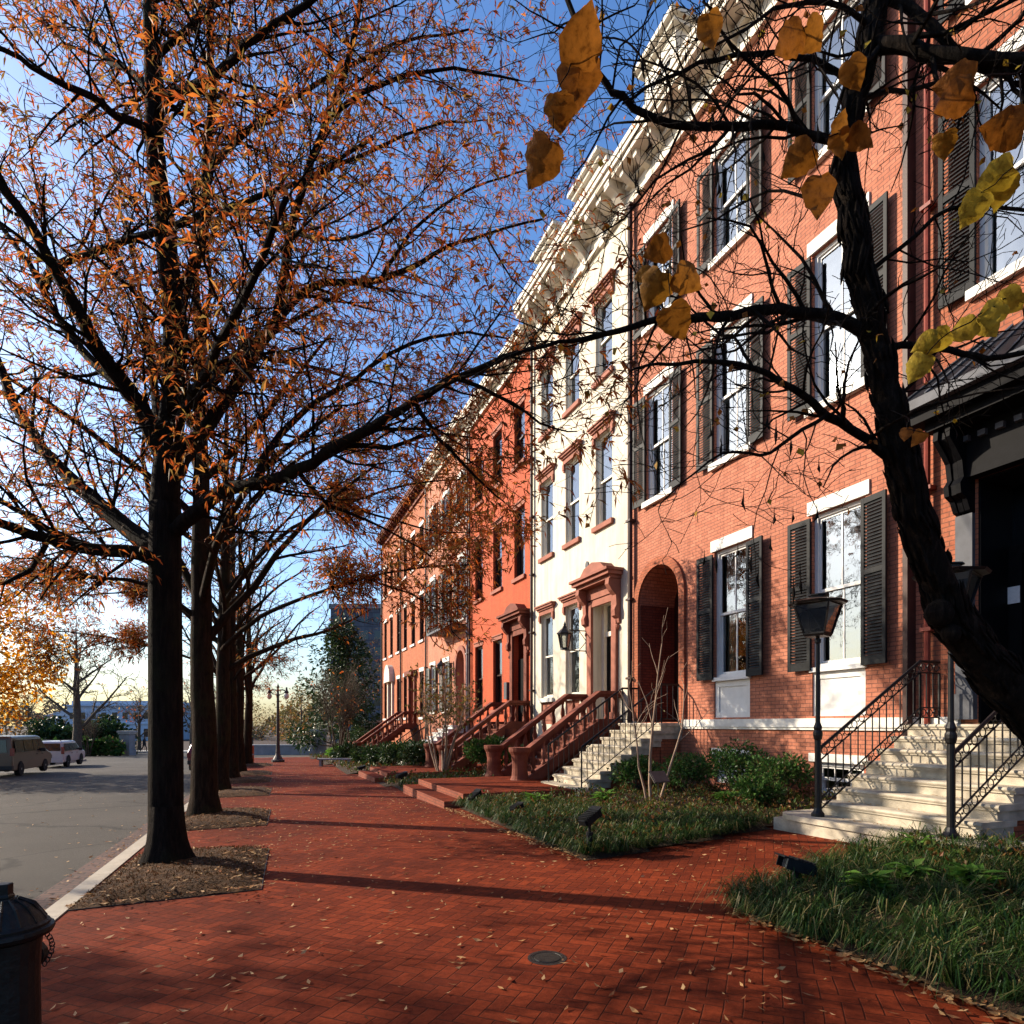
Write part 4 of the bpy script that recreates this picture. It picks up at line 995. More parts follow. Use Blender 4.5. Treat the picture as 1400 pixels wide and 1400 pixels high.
# -- the near street tree, its main limbs as in the photo at their own distances
def street_tree_near():
    g = random.Random(11); mb = MB(); lv = Leaves(g); b = gpt(228, 1187); K = 7.47
    A = lambda u, v, dk=0: at(u, v, K + dk)
    C = oak_cfg(oak_leafer(.90, 4, 7, .094, .0175), .0019)
    t = limb(mb, [b + Vector((0, 0, -.15)), A(228, 1165), A(227, 1130), A(227, 1000), A(226, 860), A(226, 760), A(226, 690)], .205, .175, 14, g, .0, 3)
    # root flare: fluted skirt that swells into the ground
    n = 28; zs = [-.12, 0, .06, .13, .22, .34, .5, .75]; o = len(mb.v)
    for z in zs:
        for k in range(n):
            a = 2 * pi * k / n; e = math.exp(-max(z, 0) / .16); r = .200 - .045 * max(0, z - .2) + e * (.15 + .055 * math.cos(5 * a + .6) + .03 * math.cos(3 * a)) + .006 * math.cos(9 * a); mb.v.append((b.x + r * math.cos(a), b.y + r * math.sin(a), b.z + z))
    for i in range(len(zs) - 1):
        for k in range(n): q = o + i * n + k; w_ = o + i * n + (k + 1) % n; mb.f.append((q, w_, w_ + n, q + n))
    lead = [A(226, 700), A(230, 620), A(238, 530), A(239, 430, -.1), A(228, 340, -.15), A(213, 210, -.2), A(209, 120, -.2), A(205, 0, -.3), A(212, -160, -.2), A(205, -300, 0)]
    LB = [  # main limbs: pixel path with distance offset, start and end radius
        ([A(222, 775), A(190, 756, -.2), A(129, 752, -.5), A(64, 737, -.9), A(0, 716, -1.3), A(-110, 680, -1.8), A(-260, 630, -2.3)], .10, .03),
        ([A(130, 752, -.5), A(87, 733, -.55), A(42, 709, -.6), A(0, 684, -.6), A(-100, 640, -.7)], .055, .02),
        ([A(222, 750), A(190, 734, .1), A(138, 691, .4), A(100, 659, .6), A(58, 612, .9), A(19, 549, 1.2), A(-5, 490, 1.4), A(-60, 380, 1.9), A(-170, 270, 2.4), A(-280, 210, 2.7)], .135, .03),
        ([A(224, 630), A(209, 591, -.1), A(177, 536, -.3), A(150, 500, -.5), A(129, 466, -.7), A(106, 424, -.9), A(74, 369, -1.1), A(35, 300, -1.3), A(-10, 235, -1.5), A(-80, 130, -1.7), A(-200, 20, -1.9)], .12, .03),
        ([A(177, 536, -.3), A(141, 508, -.1), A(93, 456, .1), A(58, 395, .3), A(32, 350, .5), A(-30, 270, .8)], .07, .03),
        ([A(58, 395, .3), A(80, 362, .0), A(150, 337, -.4), A(225, 312, -.8), A(300, 287, -1.1), A(360, 266, -1.4), A(430, 238, -1.7), A(510, 190, -2.0)], .06, .018),
        ([A(232, 730), A(252, 715, -.1), A(289, 681, -.3), A(320, 666, -.5), A(350, 662, -.7), A(407, 643, -1.0), A(464, 608, -1.3), A(510, 583, -1.5), A(567, 548, -1.8), A(621, 517, -2.0), A(693, 488, -2.2), A(745, 468, -2.3)], .105, .02),
        ([A(236, 650), A(257, 617, .2), A(289, 575, .5), A(320, 530, .7), A(350, 486, .9), A(378, 440, 1.0), A(407, 406, 1.1), A(444, 388, 1.2), A(521, 383, 1.4), A(578, 357, 1.6), A(613, 337, 1.7), A(664, 320, 1.8), A(740, 300, 2.0)], .115, .018),
        ([A(378, 440, 1.0), A(387, 386, .8), A(396, 328, .5), A(415, 250, .2), A(450, 160, -.1), A(480, 70, -.4), A(500, -40, -.7)], .07, .03),
        ([A(239, 420), A(275, 330, .3), A(283, 230, .5), A(290, 125, .6), A(287, 25, .7), A(300, -90, .8)], .085, .04),
        ([A(212, 190), A(225, 135, -.3), A(275, 115, -.6), A(312, 88, -.9), A(350, 52, -1.2), A(420, 5, -1.5), A(500, -60, -1.8)], .07, .03),
        ([A(212, 170), A(195, 112, .3), A(150, 82, .7), A(125, 42, 1.0), A(90, -20, 1.3)], .06, .03),
        ([A(213, 200), A(195, 172, -.4), A(160, 160, -.8), A(125, 132, -1.2), A(75, 110, -1.6), A(25, 78, -2.0), A(-40, 50, -2.4)], .06, .02),
        ([A(350, 662, -.7), A(370, 610, -.2), A(420, 560, .3), A(480, 520, .7), A(560, 470, 1.0), A(640, 455, 1.3), A(690, 462, 1.5)], .055, .015),
        ([A(230, 600), A(262, 545, -.8), A(300, 470, -1.8), A(345, 380, -2.6), A(390, 270, -3.2)], .07, .025),
        ([A(228, 640), A(215, 560, 1.0), A(205, 480, 2.0), A(190, 390, 2.8), A(170, 300, 3.4)], .08, .03),
        ([A(240, 560), A(300, 500, 1.2), A(380, 450, 2.2), A(470, 400, 3.0)], .07, .03),
        ([A(210, 80), A(290, 10, -.5), A(390, -90, -.9)], .05, .02), ([A(283, 230, .5), A(350, 170, .8), A(440, 110, 1.2), A(540, 60, 1.5), A(640, 40, 1.7)], .05, .016),
        ([A(450, 160, -.1), A(530, 110, -.4), A(620, 95, -.6), A(710, 110, -.8)], .035, .012),
          ([A(521, 383, 1.4), A(560, 320, 1.6), A(620, 270, 1.8), A(690, 240, 2.0), A(770, 225, 2.2)], .035, .010), ([A(464, 608, -1.3), A(530, 610, -1.2), A(600, 595, -1.0), A(660, 600, -.9)], .035, .010),
          ([A(567, 548, -1.8), A(600, 600, -1.6), A(650, 650, -1.4), A(690, 690, -1.3)], .028, .008), ([A(621, 517, -2.0), A(680, 540, -1.9), A(740, 575, -1.8), A(790, 590, -1.7)], .024, .007), ([A(407, 643, -1.0), A(450, 690, -.6), A(520, 720, -.2), A(590, 760, .1)], .032, .008),
          ([A(415, 250, .2), A(490, 215, .6), A(580, 175, 1.0), A(660, 165, 1.4)], .035, .010), ([A(664, 320, 1.8), A(700, 380, 1.9), A(745, 420, 2.0)], .02, .007), ([A(205, 0, -.3), A(330, -60, -1.0), A(480, -150, -1.8)], .05, .02), ([A(300, 287, -1.1), A(380, 310, -1.6), A(460, 330, -2.0), A(540, 300, -2.4)], .03, .010),
          ([A(350, 486, .9), A(420, 500, 1.8), A(500, 520, 2.6), A(590, 540, 3.3)], .04, .010), ([A(64, 737, -.9), A(40, 780, -1.3), A(-20, 800, -1.8), A(-120, 790, -2.4)], .035, .010)]
    p = limb(mb, lead, .165, .05, 10, g, .006, 3); twigs_on(mb, lv, p, g, C, .34, 1.7, .12)
    for pts, r0, r1 in LB:
        p = limb(mb, pts, r0 * .95, r1 * .8, 8, g, .008, 3, .85); twigs_on(mb, lv, p, g, C, .19, 1.4, .12)
    root = empty('street_tree', b, 0, 'large near street tree with thick black trunk and rusty narrow leaves', 'tree', 'street trees along the kerb')
    for nme, q, mat in (('trunk', mb, 'bark_dark'), ('crown', lv, 'oak_leaf')):
        q.v = [(x - b.x, y - b.y, z - b.z) for x, y, z in q.v]; q.build(nme, mat, root, smooth=(nme == 'trunk'))
    return root
def generic_oak(seed, H, rt, clear, nl, leaf, s=1.0, spread=(40, 70), den=1.0, minr=.006, mat='bark_mossy', leafmat_='oak_leaf', lens=.36):
    g = random.Random(seed); mb = MB(); lv = Leaves(g); C = oak_cfg(leaf, minr, s, den)
    lean = Vector((g.uniform(-.02, .02), g.uniform(-.02, .02), 0))
    pts = [Vector((0, 0, -.15)), Vector((0, 0, .12))] + [Vector((lean.x * z + g.uniform(-.05, .05), lean.y * z + g.uniform(-.05, .05), z)) for z in [clear * .5, clear, clear + (H - clear) * .35, clear + (H - clear) * .7, H]]
    full = [pts[0], pts[1], Vector((0, 0, .45))] + pts[2:]; fr = [rt * 1.75, rt * 1.4, rt * 1.08, rt * .96, rt * .86, rt * .62, rt * .34, .02]; P_, R_l = [], []
    for i in range(len(full) - 1):
        for k in range(4): P_.append(full[i].lerp(full[i + 1], k / 4) + (Vector((g.gauss(0, .008), g.gauss(0, .008), 0)) if i > 1 else Vector((0, 0, 0)))); R_l.append(fr[i] + (fr[i + 1] - fr[i]) * k / 4)
    P_.append(full[-1]); R_l.append(.02); mb.tube(P_, R_l, 12)
    lead = [(P_[i], (P_[min(i + 1, len(P_) - 1)] - P_[i - 1]).normalized(), R_l[i], (i - 16) / (len(P_) - 17)) for i in range(16, len(P_))]; twigs_on(mb, lv, lead, g, C, .5, 1.5 * s, .3)
    for i in range(nl):
        f = (i + g.random() * .6) / nl; z = clear * .92 + (H - clear) * .8 * f; a = i * 2.4 + g.uniform(-.4, .4); el = R_(g.uniform(*spread)) * (1 - .25 * f)
        d = Vector((math.cos(a) * math.sin(el), math.sin(a) * math.sin(el), math.cos(el))); L = H * lens * (1.15 - .7 * f) * g.uniform(.85, 1.15)
        k = min(range(len(lead)), key=lambda q: abs(lead[q][0].z - z)); base = lead[k][0] if z > clear else Vector((0, 0, z))
        grow(mb, lv, base, d, L, rt * (.42 - .22 * f), 1, g, C)
    return mb, lv
def tree_thing(name, mb, lv, loc, rz, label, cat, group, bark, leafm):
    root = empty(name, loc, rz, label, cat, group); mb.build('trunk', bark, root, smooth=True)
    if lv is not None and lv.f: lv.build('crown', leafm, root)
    return root
street_tree_near()
tv = [gpt(279.6, 1118.6), gpt(301.4, 1083.6), gpt(317, 1067), gpt(328.6, 1057.9), gpt(338.6, 1046.4)]
tl = ['second street tree from the camera, trunk in its own mulch bed', 'third street tree from the camera with reddish bark', 'fourth street tree from the camera, slim mossy trunk',
      'fifth street tree from the camera, slim dark trunk', 'farthest street tree beside the orange board']
ol = oak_leafer(.40, 2, 4, .13, .026)
def low_limbs(mb, lv, b, K, g, C, LB):
    for pts, r0, r1 in LB:
        p = limb(mb, [at(u, v, K + d) - b for u, v, d in pts], r0, r1, 7, g, .008, 3, .85); twigs_on(mb, lv, p, g, C, .17, 1.35, .5)
ma, la = generic_oak(21, 12.5, .23, 3.3, 12, oak_leafer(.3, 2, 4, .13, .026), 1.05, (30, 62), .5)
low_limbs(ma, la, tv[0], 12.0, random.Random(22), oak_cfg(oak_leafer(.7, 2, 5, .14, .03), .005),
    [([(283, 760, 0), (340, 690, .5), (420, 620, 1.0), (510, 590, 1.4), (590, 590, 1.8)], .06, .010), ([(276, 850, 0), (200, 800, -.2), (120, 790, -.5), (40, 800, -.8)], .06, .012)])
ta = tree_thing('street_tree', ma, la, tv[0], 0, tl[0], 'tree', 'street trees along the kerb', 'bark_mossy', 'oak_leaf')
mb_, lb = generic_oak(23, 12.0, .21, 3.4, 14, ol, 1.05, (40, 72), .68, .008)
low_limbs(mb_, lb, tv[1], 17.59, random.Random(24), oak_cfg(oak_leafer(.9, 3, 6, .17, .036), .006, 1.15),
    [([(303, 890, 0), (330, 862, -.3), (370, 836, -.6), (430, 812, -1.0), (500, 790, -1.4), (580, 776, -1.8), (655, 772, -2.2)], .085, .014), ([(304, 830, 0), (345, 770, -.3), (400, 722, -.6), (470, 690, -1.0), (560, 662, -1.4), (650, 655, -1.8)], .08, .014),
     ([(500, 790, -1.4), (560, 812, -1.6), (620, 842, -1.8)], .035, .010), ([(470, 690, -1.0), (540, 712, -.8), (610, 728, -.6), (690, 722, -.5)], .04, .010)])
tb = tree_thing('street_tree', mb_, lb, tv[1], 0, tl[1], 'tree', 'street trees along the kerb', 'bark_mossy', 'oak_leaf')
copy_tree(ta, None, tv[2], 2.3, tl[2], .93); copy_tree(tb, None, tv[3], 3.9, tl[3], .96); copy_tree(ta, None, tv[4], 4.6, tl[4], 1.0)
# -- near leaning tree on the right, close to the camera
def leaning_tree():
    g = random.Random(5); mb = MB(); lv = Leaves(g)
    def leafer(lv_, pts, g_):
        if g_.random() > .10: return
        p = pts[-1]; d = (pts[-1] - pts[-2]).normalized()
        for j in range(g_.randint(1, 2)):
            v = (d * .5 + Vector((g_.gauss(0, .5), g_.gauss(0, .5), -.7))).normalized(); L = g_.uniform(.03, .06); lv_.leaf(p, v, L, L * .8)
    C = {'min': .0022, 'leafer': leafer,
         1: dict(seg=6, wob=.16, up=.0, sides=6, space=.3, ang=(30, 60), len=1.2, rr=.5),
         2: dict(seg=6, wob=.20, up=.01, sides=5, space=.16, ang=(30, 70), len=1.0, rr=.45, **{'from': .1}),
         3: dict(seg=4, wob=.24, up=-.02, sides=3, space=.13, ang=(25, 70), len=.42, rr=.5, leaf=True, **{'from': .15}),
         4: dict(seg=2, wob=.22, up=-.05, sides=3, space=1, ang=(25, 70), len=.16, rr=.6, leaf=True)}
    T = [at(1545, 1215, 5.0), at(1500, 1110, 4.95), at(1432, 1000, 4.85), at(1366, 925, 4.75), at(1310, 858, 4.65), at(1278, 790, 4.6), at(1252, 715, 4.5), at(1235, 640, 4.45), at(1215, 560, 4.4), at(1198, 470, 4.35), at(1180, 380, 4.3), at(1165, 300, 4.3), at(1155, 225, 4.3), at(1170, 130, 4.3), at(1192, 40, 4.3), at(1205, -80, 4.3), at(1225, -220, 4.4)]
    R0 = [.27, .21, .18, .155, .135, .112, .098, .092, .088, .080, .074, .070, .066, .068, .066, .058, .05]
    pts, rad = [], []
    for i in range(len(T) - 1):
        for k in range(4):
            f = k / 4; pts.append(T[i].lerp(T[i + 1], f) + Vector((g.gauss(0, .008), g.gauss(0, .008), 0))); rad.append((R0[i] + (R0[i + 1] - R0[i]) * f) * g.uniform(.94, 1.07))
    mb.tube(pts, rad, 14)
    # a burl and rough plates of bark
    for u, v, r in ((1284, 838, .10), (1248, 690, .045), (1300, 866, .07)):
        c = at(u, v, 4.55); mb.lathe([(r * .3, -r), (r * .8, -r * .6), (r, 0), (r * .75, r * .65), (r * .25, r)], c, 9)
    for i in range(620):
        j = g.randrange(4, len(pts) - 6); a = g.uniform(0, 6.3); d = (pts[j + 1] - pts[j]).normalized(); n = perp(d, pi / 2, a); p = pts[j] + n * rad[j]; L = g.uniform(.04, .15)
        mb.tube([p - d * L, p - d * L * .3 + n * .006, p + d * L * .5 + n * .010, p + d * L + n * g.uniform(.004, .03)], [.004, .014, .012, .002], 4)
    A = at
    LB = [([A(1200, 465, 4.35), A(1160, 440, 4.3), A(1100, 427, 4.25), A(1050, 423, 4.2), A(1000, 432, 4.15), A(950, 435, 4.1), A(900, 437, 4.05), A(850, 452, 4.0), A(800, 462, 3.95), A(745, 474, 3.9), A(690, 490, 3.85), A(640, 520, 3.8)], .060, .004),
          ([A(1232, 640, 4.45), A(1200, 610, 4.4), A(1165, 588, 4.3), A(1120, 560, 4.2), A(1100, 540, 4.15), A(1050, 512, 4.05), A(1010, 498, 4.0), A(950, 494, 3.9), A(900, 497, 3.85), A(862, 508, 3.8)], .050, .007),
          ([A(1158, 200, 4.3), A(1110, 185, 4.2), A(1060, 170, 4.1), A(1000, 172, 4.0), A(950, 175, 3.9), A(900, 162, 3.8), A(850, 135, 3.75), A(820, 100, 3.7), A(795, 50, 3.7), A(770, -20, 3.7)], .040, .018),
          ([A(1190, 55, 4.3), A(1215, 62, 4.2), A(1260, 70, 4.1), A(1310, 76, 4.0), A(1400, 84, 3.9), A(1480, 95, 3.8)], .070, .045),
          ([A(1200, -10, 4.3), A(1240, 10, 4.2), A(1290, 50, 4.1), A(1340, 90, 4.0), A(1420, 100, 3.9)], .05, .03),
          ([A(1170, 130, 4.3), A(1130, 90, 4.2), A(1060, 72, 4.0), A(980, 80, 3.9), A(910, 110, 3.8), A(850, 140, 3.7)], .030, .008),
          ([A(1192, 40, 4.3), A(1150, 10, 4.1), A(1080, 5, 3.9), A(1020, 40, 3.8), A(960, 70, 3.7)], .026, .007),
          ([A(1160, 150, 4.3), A(1200, 128, 4.5), A(1260, 120, 4.7), A(1330, 95, 4.8), A(1400, 80, 4.9)], .028, .012),
          ([A(1180, 380, 4.3), A(1230, 340, 4.2), A(1300, 285, 4.1), A(1370, 283, 4.0), A(1430, 290, 3.9)], .022, .012),
          ([A(1205, 480, 4.35), A(1250, 470, 4.3), A(1300, 480, 4.2), A(1350, 488, 4.1), A(1410, 480, 4.0)], .035, .020),
          ([A(1215, 560, 4.4), A(1250, 520, 4.35), A(1300, 460, 4.3), A(1360, 430, 4.25)], .02, .008),
          ([A(1130, 568, 4.2), A(1080, 600, 4.1), A(1040, 622, 4.0), A(990, 620, 3.9), A(930, 660, 3.85), A(900, 700, 3.8)], .020, .004),
          ([A(1030, 505, 4.0), A(1010, 470, 4.05), A(975, 450, 4.1), A(930, 410, 4.2), A(880, 395, 4.3)], .016, .005),
          ([A(1155, 250, 4.3), A(1110, 270, 4.5), A(1050, 260, 4.8), A(980, 300, 5.0), A(920, 320, 5.2)], .02, .006),
          ([A(1100, 185, 4.2), A(1060, 120, 4.0), A(1000, 60, 3.8), A(960, 0, 3.7)], .022, .008), ([A(1000, 172, 4.0), A(960, 210, 4.0), A(900, 245, 4.0), A(850, 300, 4.0), A(800, 330, 4.0)], .015, .004)]
    for ptsl, r0, r1 in LB:
        p = limb(mb, ptsl, r0 * .74, r1 * .8, 9, g, .006, 3); twigs_on(mb, lv, p, g, C, .095, .95, .06)
    # long twigs that reach towards the camera and carry the big heart-shaped leaves
    def big(u, v, k, size, ang, r=None, face=None):
        p = at(u, v, k); cd = (Vector((0, 0, EYE)) - p).normalized()
        rt = Vector((RV[0], RV[1], 0)); up = Vector((0, 0, 1)); d = (rt * math.cos(ang) + up * math.sin(ang)).normalized()
        n = (cd + Vector((g.uniform(-.5, .5), g.uniform(-.5, .5), g.uniform(-.4, .4))) * (face if face else .8)).normalized(); d = (d - n * d.dot(n)).normalized(); sd = d.cross(n)
        L = size * k / FPX; o = len(lv.v); r = g.uniform(0, .6) if r is None else r
        outl = [(0, 0), (.20, -.07), (.36, -.03), (.455, .10), (.485, .22), (.50, .33), (.455, .46), (.42, .55), (.335, .68), (.25, .78), (.13, .91), (0, 1.06)]; NB = len(outl); wav = g.uniform(0, 6)
        cup = g.uniform(.08, .30); crv = g.uniform(-.35, .3)
        for i in range(NB):
            xx, yy = outl[i]; jit = g.uniform(.90, 1.08)
            for sgn in (-1, 0, 1):
                q = p + d * (yy * L * (1 if sgn else max(0, yy))/(1 if sgn else max(yy, 1e-6)) if yy > 0 or sgn else 0) + sd * (sgn * xx * L * jit) + n * (-(abs(sgn) * xx) ** 1.0 * L * cup * 1.6 + crv * L * yy * yy + (L * (.05 * math.sin(wav + i * 1.9 + sgn) + (.02 if i % 2 else -.02)) if sgn else 0))
                lv.v.append((q.x, q.y, q.z))
        for i in range(NB - 1):
            a = o + i * 3; lv.f += [(a, a + 3, a + 4, a + 1), (a + 1, a + 4, a + 5, a + 2)]; lv.rnd += [r, r]
        return p
    B = [(790, 92, 2.0, 78, pi * .5, .15), (795, 70, 2.02, 82, -1.75, .55), (770, 130, 2.0, 50, -1.9, .5), (760, 128, 2.03, 52, -1.6, .25), (752, 192, 2.1, 75, -2.2, .5), (968, 18, 2.2, 48, -1.4, .35), (1098, 40, 2.2, 58, -2.4, .55), (1102, 35, 2.25, 52, -.75, .4),
         (1160, 82, 2.3, 48, -1.3, .3), (1146, 182, 2.2, 32, 1.5, .3), (1146, 180, 2.2, 40, -1.5, .4), (1160, 186, 2.2, 45, -.2, .55), (1110, 200, 2.2, 58, -2.3, .45), (1122, 240, 2.25, 62, -1.5, .5), (915, 335, 2.1, 48, -2.5, .5), (905, 372, 2.1, 62, -2.1, .6), (925, 372, 2.1, 55, -.45, .4),
         (915, 420, 2.1, 62, -1.35, .35), (890, 372, 2.15, 30, -2.9, .6), (1330, 110, 2.3, 60, -2.9, .1), (1330, 122, 2.3, 62, -2.6, .05), (1400, 178, 2.2, 70, 3.1, .1), (1290, 182, 2.4, 42, -1.8, .6), (1345, 262, 2.2, 52, -2.0, .9), (1385, 228, 2.2, 60, -2.4, .95), (1380, 240, 2.2, 52, -1.6, .85),
         (1265, 485, 2.4, 46, -2.1, .95), (1300, 455, 2.4, 44, -2.3, .85), (1282, 462, 2.4, 40, -2.6, .9), (1335, 440, 2.4, 44, -2.7, .8), (1340, 432, 2.4, 46, -.9, .9), (1372, 415, 2.4, 48, -2.4, .92), (1398, 400, 2.4, 52, -2.2, .95), (1240, 585, 3.0, 22, -1.8, .5), (1262, 590, 3.0, 26, -2.3, .4)]
    hub = {}
    for (u, v, k, s, a, r) in B:
        big(u, v, k, s * .76, a, r)
    TW = [([(1160, 175, 4.25), (1150, 140, 3.4), (1120, 90, 2.6), (1098, 38, 2.22)], 5), ([(1120, 90, 2.6), (1145, 130, 2.35), (1146, 182, 2.2)], 3), ([(1146, 182, 2.2), (1110, 200, 2.2), (1122, 240, 2.25)], 2.4), ([(1120, 90, 2.6), (1150, 80, 2.4), (1160, 82, 2.3)], 2.4),
          ([(900, 160, 3.8), (880, 80, 3.0), (840, 50, 2.4), (815, 58, 2.1), (795, 68, 2.02)], 4.5), ([(795, 68, 2.02), (775, 100, 2.0), (760, 128, 2.03), (752, 192, 2.1)], 2.4), ([(880, 80, 3.0), (940, 30, 2.5), (968, 18, 2.2)], 2.4), ([(1000, 432, 4.15), (980, 390, 3.2), (950, 365, 2.5), (915, 360, 2.1)], 4),
          ([(915, 360, 2.1), (915, 420, 2.1)], 2.2), ([(915, 360, 2.1), (900, 372, 2.1)], 2.2), ([(1400, 84, 3.9), (1390, 100, 3.0), (1340, 105, 2.4), (1330, 118, 2.3)], 4), ([(1390, 100, 3.0), (1400, 150, 2.4), (1400, 178, 2.2), (1385, 228, 2.2), (1345, 262, 2.2)], 3.4),
          ([(1410, 480, 4.0), (1400, 430, 3.0), (1385, 405, 2.5), (1340, 430, 2.4), (1300, 455, 2.4), (1265, 485, 2.4)], 4), ([(1330, 118, 2.3), (1300, 160, 2.4), (1290, 182, 2.4)], 2.2), ([(1215, 560, 4.4), (1240, 570, 3.4), (1240, 585, 3.0), (1262, 590, 3.0)], 3)]
    for P, r in TW: limb(mb, [at(*p) for p in P], r * .001, max(.0014, r * .0005), 5, g, .004, 3)
    # dry hanging seed pods
    for i in range(46):
        u, v = (g.uniform(860, 1130), g.uniform(60, 260)) if g.random() < .6 else (g.uniform(960, 1120), g.uniform(560, 800))
        k = g.uniform(3.4, 4.2); p = at(u, v, k); L = g.uniform(.04, .12)
        mb.tube([p + Vector((0, 0, .05)), p, p - Vector((g.uniform(-.01, .01), 0, L * .5)), p - Vector((g.uniform(-.02, .02), g.uniform(-.02, .02), L))], [.0015, .003, .010, .002], 5)
    b = at(1545, 1215, 5.0); b.z = gz(b.x, b.y)
    root = empty('garden_tree', b, 0, 'leaning dark tree by the portico with a few big heart shaped leaves', 'tree')
    for nme, q, mat in (('trunk', mb, 'bark_shaggy'), ('crown', lv, 'big_leaf')):
        q.v = [(x - b.x, y - b.y, z - b.z) for x, y, z in q.v]; q.build(nme, mat, root, smooth=True)
leaning_tree()
# -- multi-stemmed small trees in the gardens
def multistem(seed, loc, n, H, fan, r, leaf, label, bark, lm, dens=1.0, topspread=.5):
    g = random.Random(seed); mb = MB(); lv = Leaves(g)
    C = {'min': .0035, 'leafer': leaf, 1: dict(seg=6, wob=.08, up=.08, sides=6, space=.28 / dens, ang=(15, 30), len=1, rr=.6, **{'from': .45}),
         2: dict(seg=4, wob=.12, up=.05, sides=4, space=.16 / dens, ang=(18, 42), len=H * .30, rr=.5), 3: dict(seg=3, wob=.15, up=.03, sides=3, space=.1, ang=(20, 50), len=H * .14, rr=.6, leaf=True)}
    for i in range(n):
        a = i * 6.283 / n + g.uniform(-.4, .4); p = Vector((math.cos(a) * .1, math.sin(a) * .1, -.1)); d = Vector((math.cos(a) * fan, math.sin(a) * fan, 1)).normalized()
        grow(mb, lv, p, d, H * g.uniform(.6, .8), r * g.uniform(.7, 1.15), 1, g, C)
    return tree_thing('garden_tree', mb, lv, loc, 0, label, 'tree', None, bark, lm)
def sm_leaf(prob, k, L):
    def fn(lv, pts, g):
        if g.random() > prob: return
        for j in range(k):
            p = pts[g.randint(1, len(pts) - 1)]; v = Vector((g.gauss(0, 1), g.gauss(0, 1), g.gauss(0, .7) - .4)).normalized(); l = L * g.uniform(.6, 1.2); lv.leaf(p, v, l, l * .5)
    return fn
p = gpt(605, 1066); p.z = gz(p.x, p.y) + .05; multistem(31, p, 7, 4.6, .28, .05, sm_leaf(.8, 4, .16), 'multi stemmed small tree with olive and orange leaves before the stoops', 'bark_pale', 'olive_leaf', .9)
p = at(893, 1100, 11.9); p.z = gz(p.x, p.y) + .05; multistem(37, p, 3, 4.0, .20, .034, sm_leaf(.03, 1, .10), 'young bare tree with two pale stems behind the plant marker', 'bark_pale', 'olive_leaf', .5)
p = gpt(463, 1042); multistem(41, p, 9, 7.0, .26, .05, sm_leaf(.03, 1, .2), 'bare upswept vase shaped tree at the sidewalk end', 'bark_grey', 'oak_leaf', 1.2)
p = gpt(478, 1040); multistem(43, p, 2, 5.2, .12, .06, sm_leaf(.5, 3, .22), 'slim young tree with orange leaves near the end houses', 'bark_grey', 'oak_leaf', .7)
# -- leafy crowns: evergreen, golden tree, trees beyond the crossing street
def crown_tree(seed, loc, H, clear, rx, rt, nleaf, L, w, label, bark, lm, clumps=26, shape='round', group=None, name='tree', broad=True, cat='tree'):
    g = random.Random(seed); mb = MB(); lv = Leaves(g)
    mb.tube([(0, 0, -.2), (0, 0, .3), (.05, 0, clear), (0, .05, clear + (H - clear) * .5), (0, 0, H * .93)], [rt * 1.4, rt, rt * .85, rt * .5, rt * .12], 8)
    cs = []
    for i in range(clumps):
        f = (i + g.random()) / clumps; z = clear + (H - clear) * f; a = i * 2.4 + g.uniform(-.5, .5)
        prof = math.sin(pi * (.12 + .86 * f)) ** .75 if shape == 'round' else (1.02 - f) ** .8 if shape == 'cone' else min(1, (1.08 - f) ** .5 * 1.1)
        rr = rx * prof * g.uniform(.45, 1.0); c = Vector((math.cos(a) * rr, math.sin(a) * rr, z)); cs.append((c, rx * g.uniform(.26, .42)))
        z0 = max(clear * .8, z - rr * .7); q0 = Vector((0, 0, z0)); mb.tube([q0, q0.lerp(c, .5) + Vector((0, 0, -.05 * rr)), c], [rt * .35, rt * .2, rt * .06], 5)
        for k in range(5):
            v = Vector((g.gauss(0, 1), g.gauss(0, 1), g.gauss(0, .6))).normalized(); q = q0.lerp(c, g.uniform(.5, 1)); mb.tube([q, q + v * rx * .2, q + v * rx * .36 + Vector((0, 0, -.04 * rx))], [rt * .1, rt * .06, rt * .02], 3)
    for i in range(nleaf):
        c, r = cs[g.randrange(len(cs))]; v = Vector((g.gauss(0, 1), g.gauss(0, 1), g.gauss(0, .75))).normalized() * r * g.random() ** .4
        d = (v.normalized() + Vector((g.gauss(0, .6), g.gauss(0, .6), g.gauss(0, .5) - .35))).normalized(); l = L * g.uniform(.6, 1.3); lv.leaf(c + v, d, l, l * w)
    return tree_thing(name, mb, lv, loc, 0, label, cat, group, bark, lm)
def bare_tree(seed, loc, H, clear, rt, label, bark='bark_grey', leaf=None, lm='oak_leaf', nl=11, spread=(25, 55), s=1.6, den=.55, minr=.02, group=None, lens=.42):
    a, b = generic_oak(seed, H, rt, clear, nl, leaf or oak_leafer(.02, 1, 1, .2, .06), s, spread, den, minr, lens=lens)
    return tree_thing('tree', a, b, loc, 0, label, 'tree', group, bark, lm)
def far(u, v, k): p = at(u, v, k); return Vector((p.x, p.y, -SL * min(p.y, 110) - .22))
BG = 'trees beyond the crossing street'
crown_tree(51, far(468, 1030, 57), 12.0, 1.0, 4.3, .28, 7000, .42, .42, 'big dark evergreen tree beside the end of the row', 'bark_grey', 'evergreen_leaf', 34, 'cone', BG)
p = at(-84, 1060, 27.6); p.z = -SL * p.y - .02; crown_tree(53, p, 9.2, 2.9, 4.4, .2, 17000, .20, .6, 'golden yellow leaved tree at the left edge above the van', 'bark_dark', 'gold_leaf', 34, 'round')
bare_tree(55, far(106, 1020, 58), 12.5, 2.6, .42, 'forked bare tree in front of the long pale building', nl=9, spread=(25, 60), group=BG)
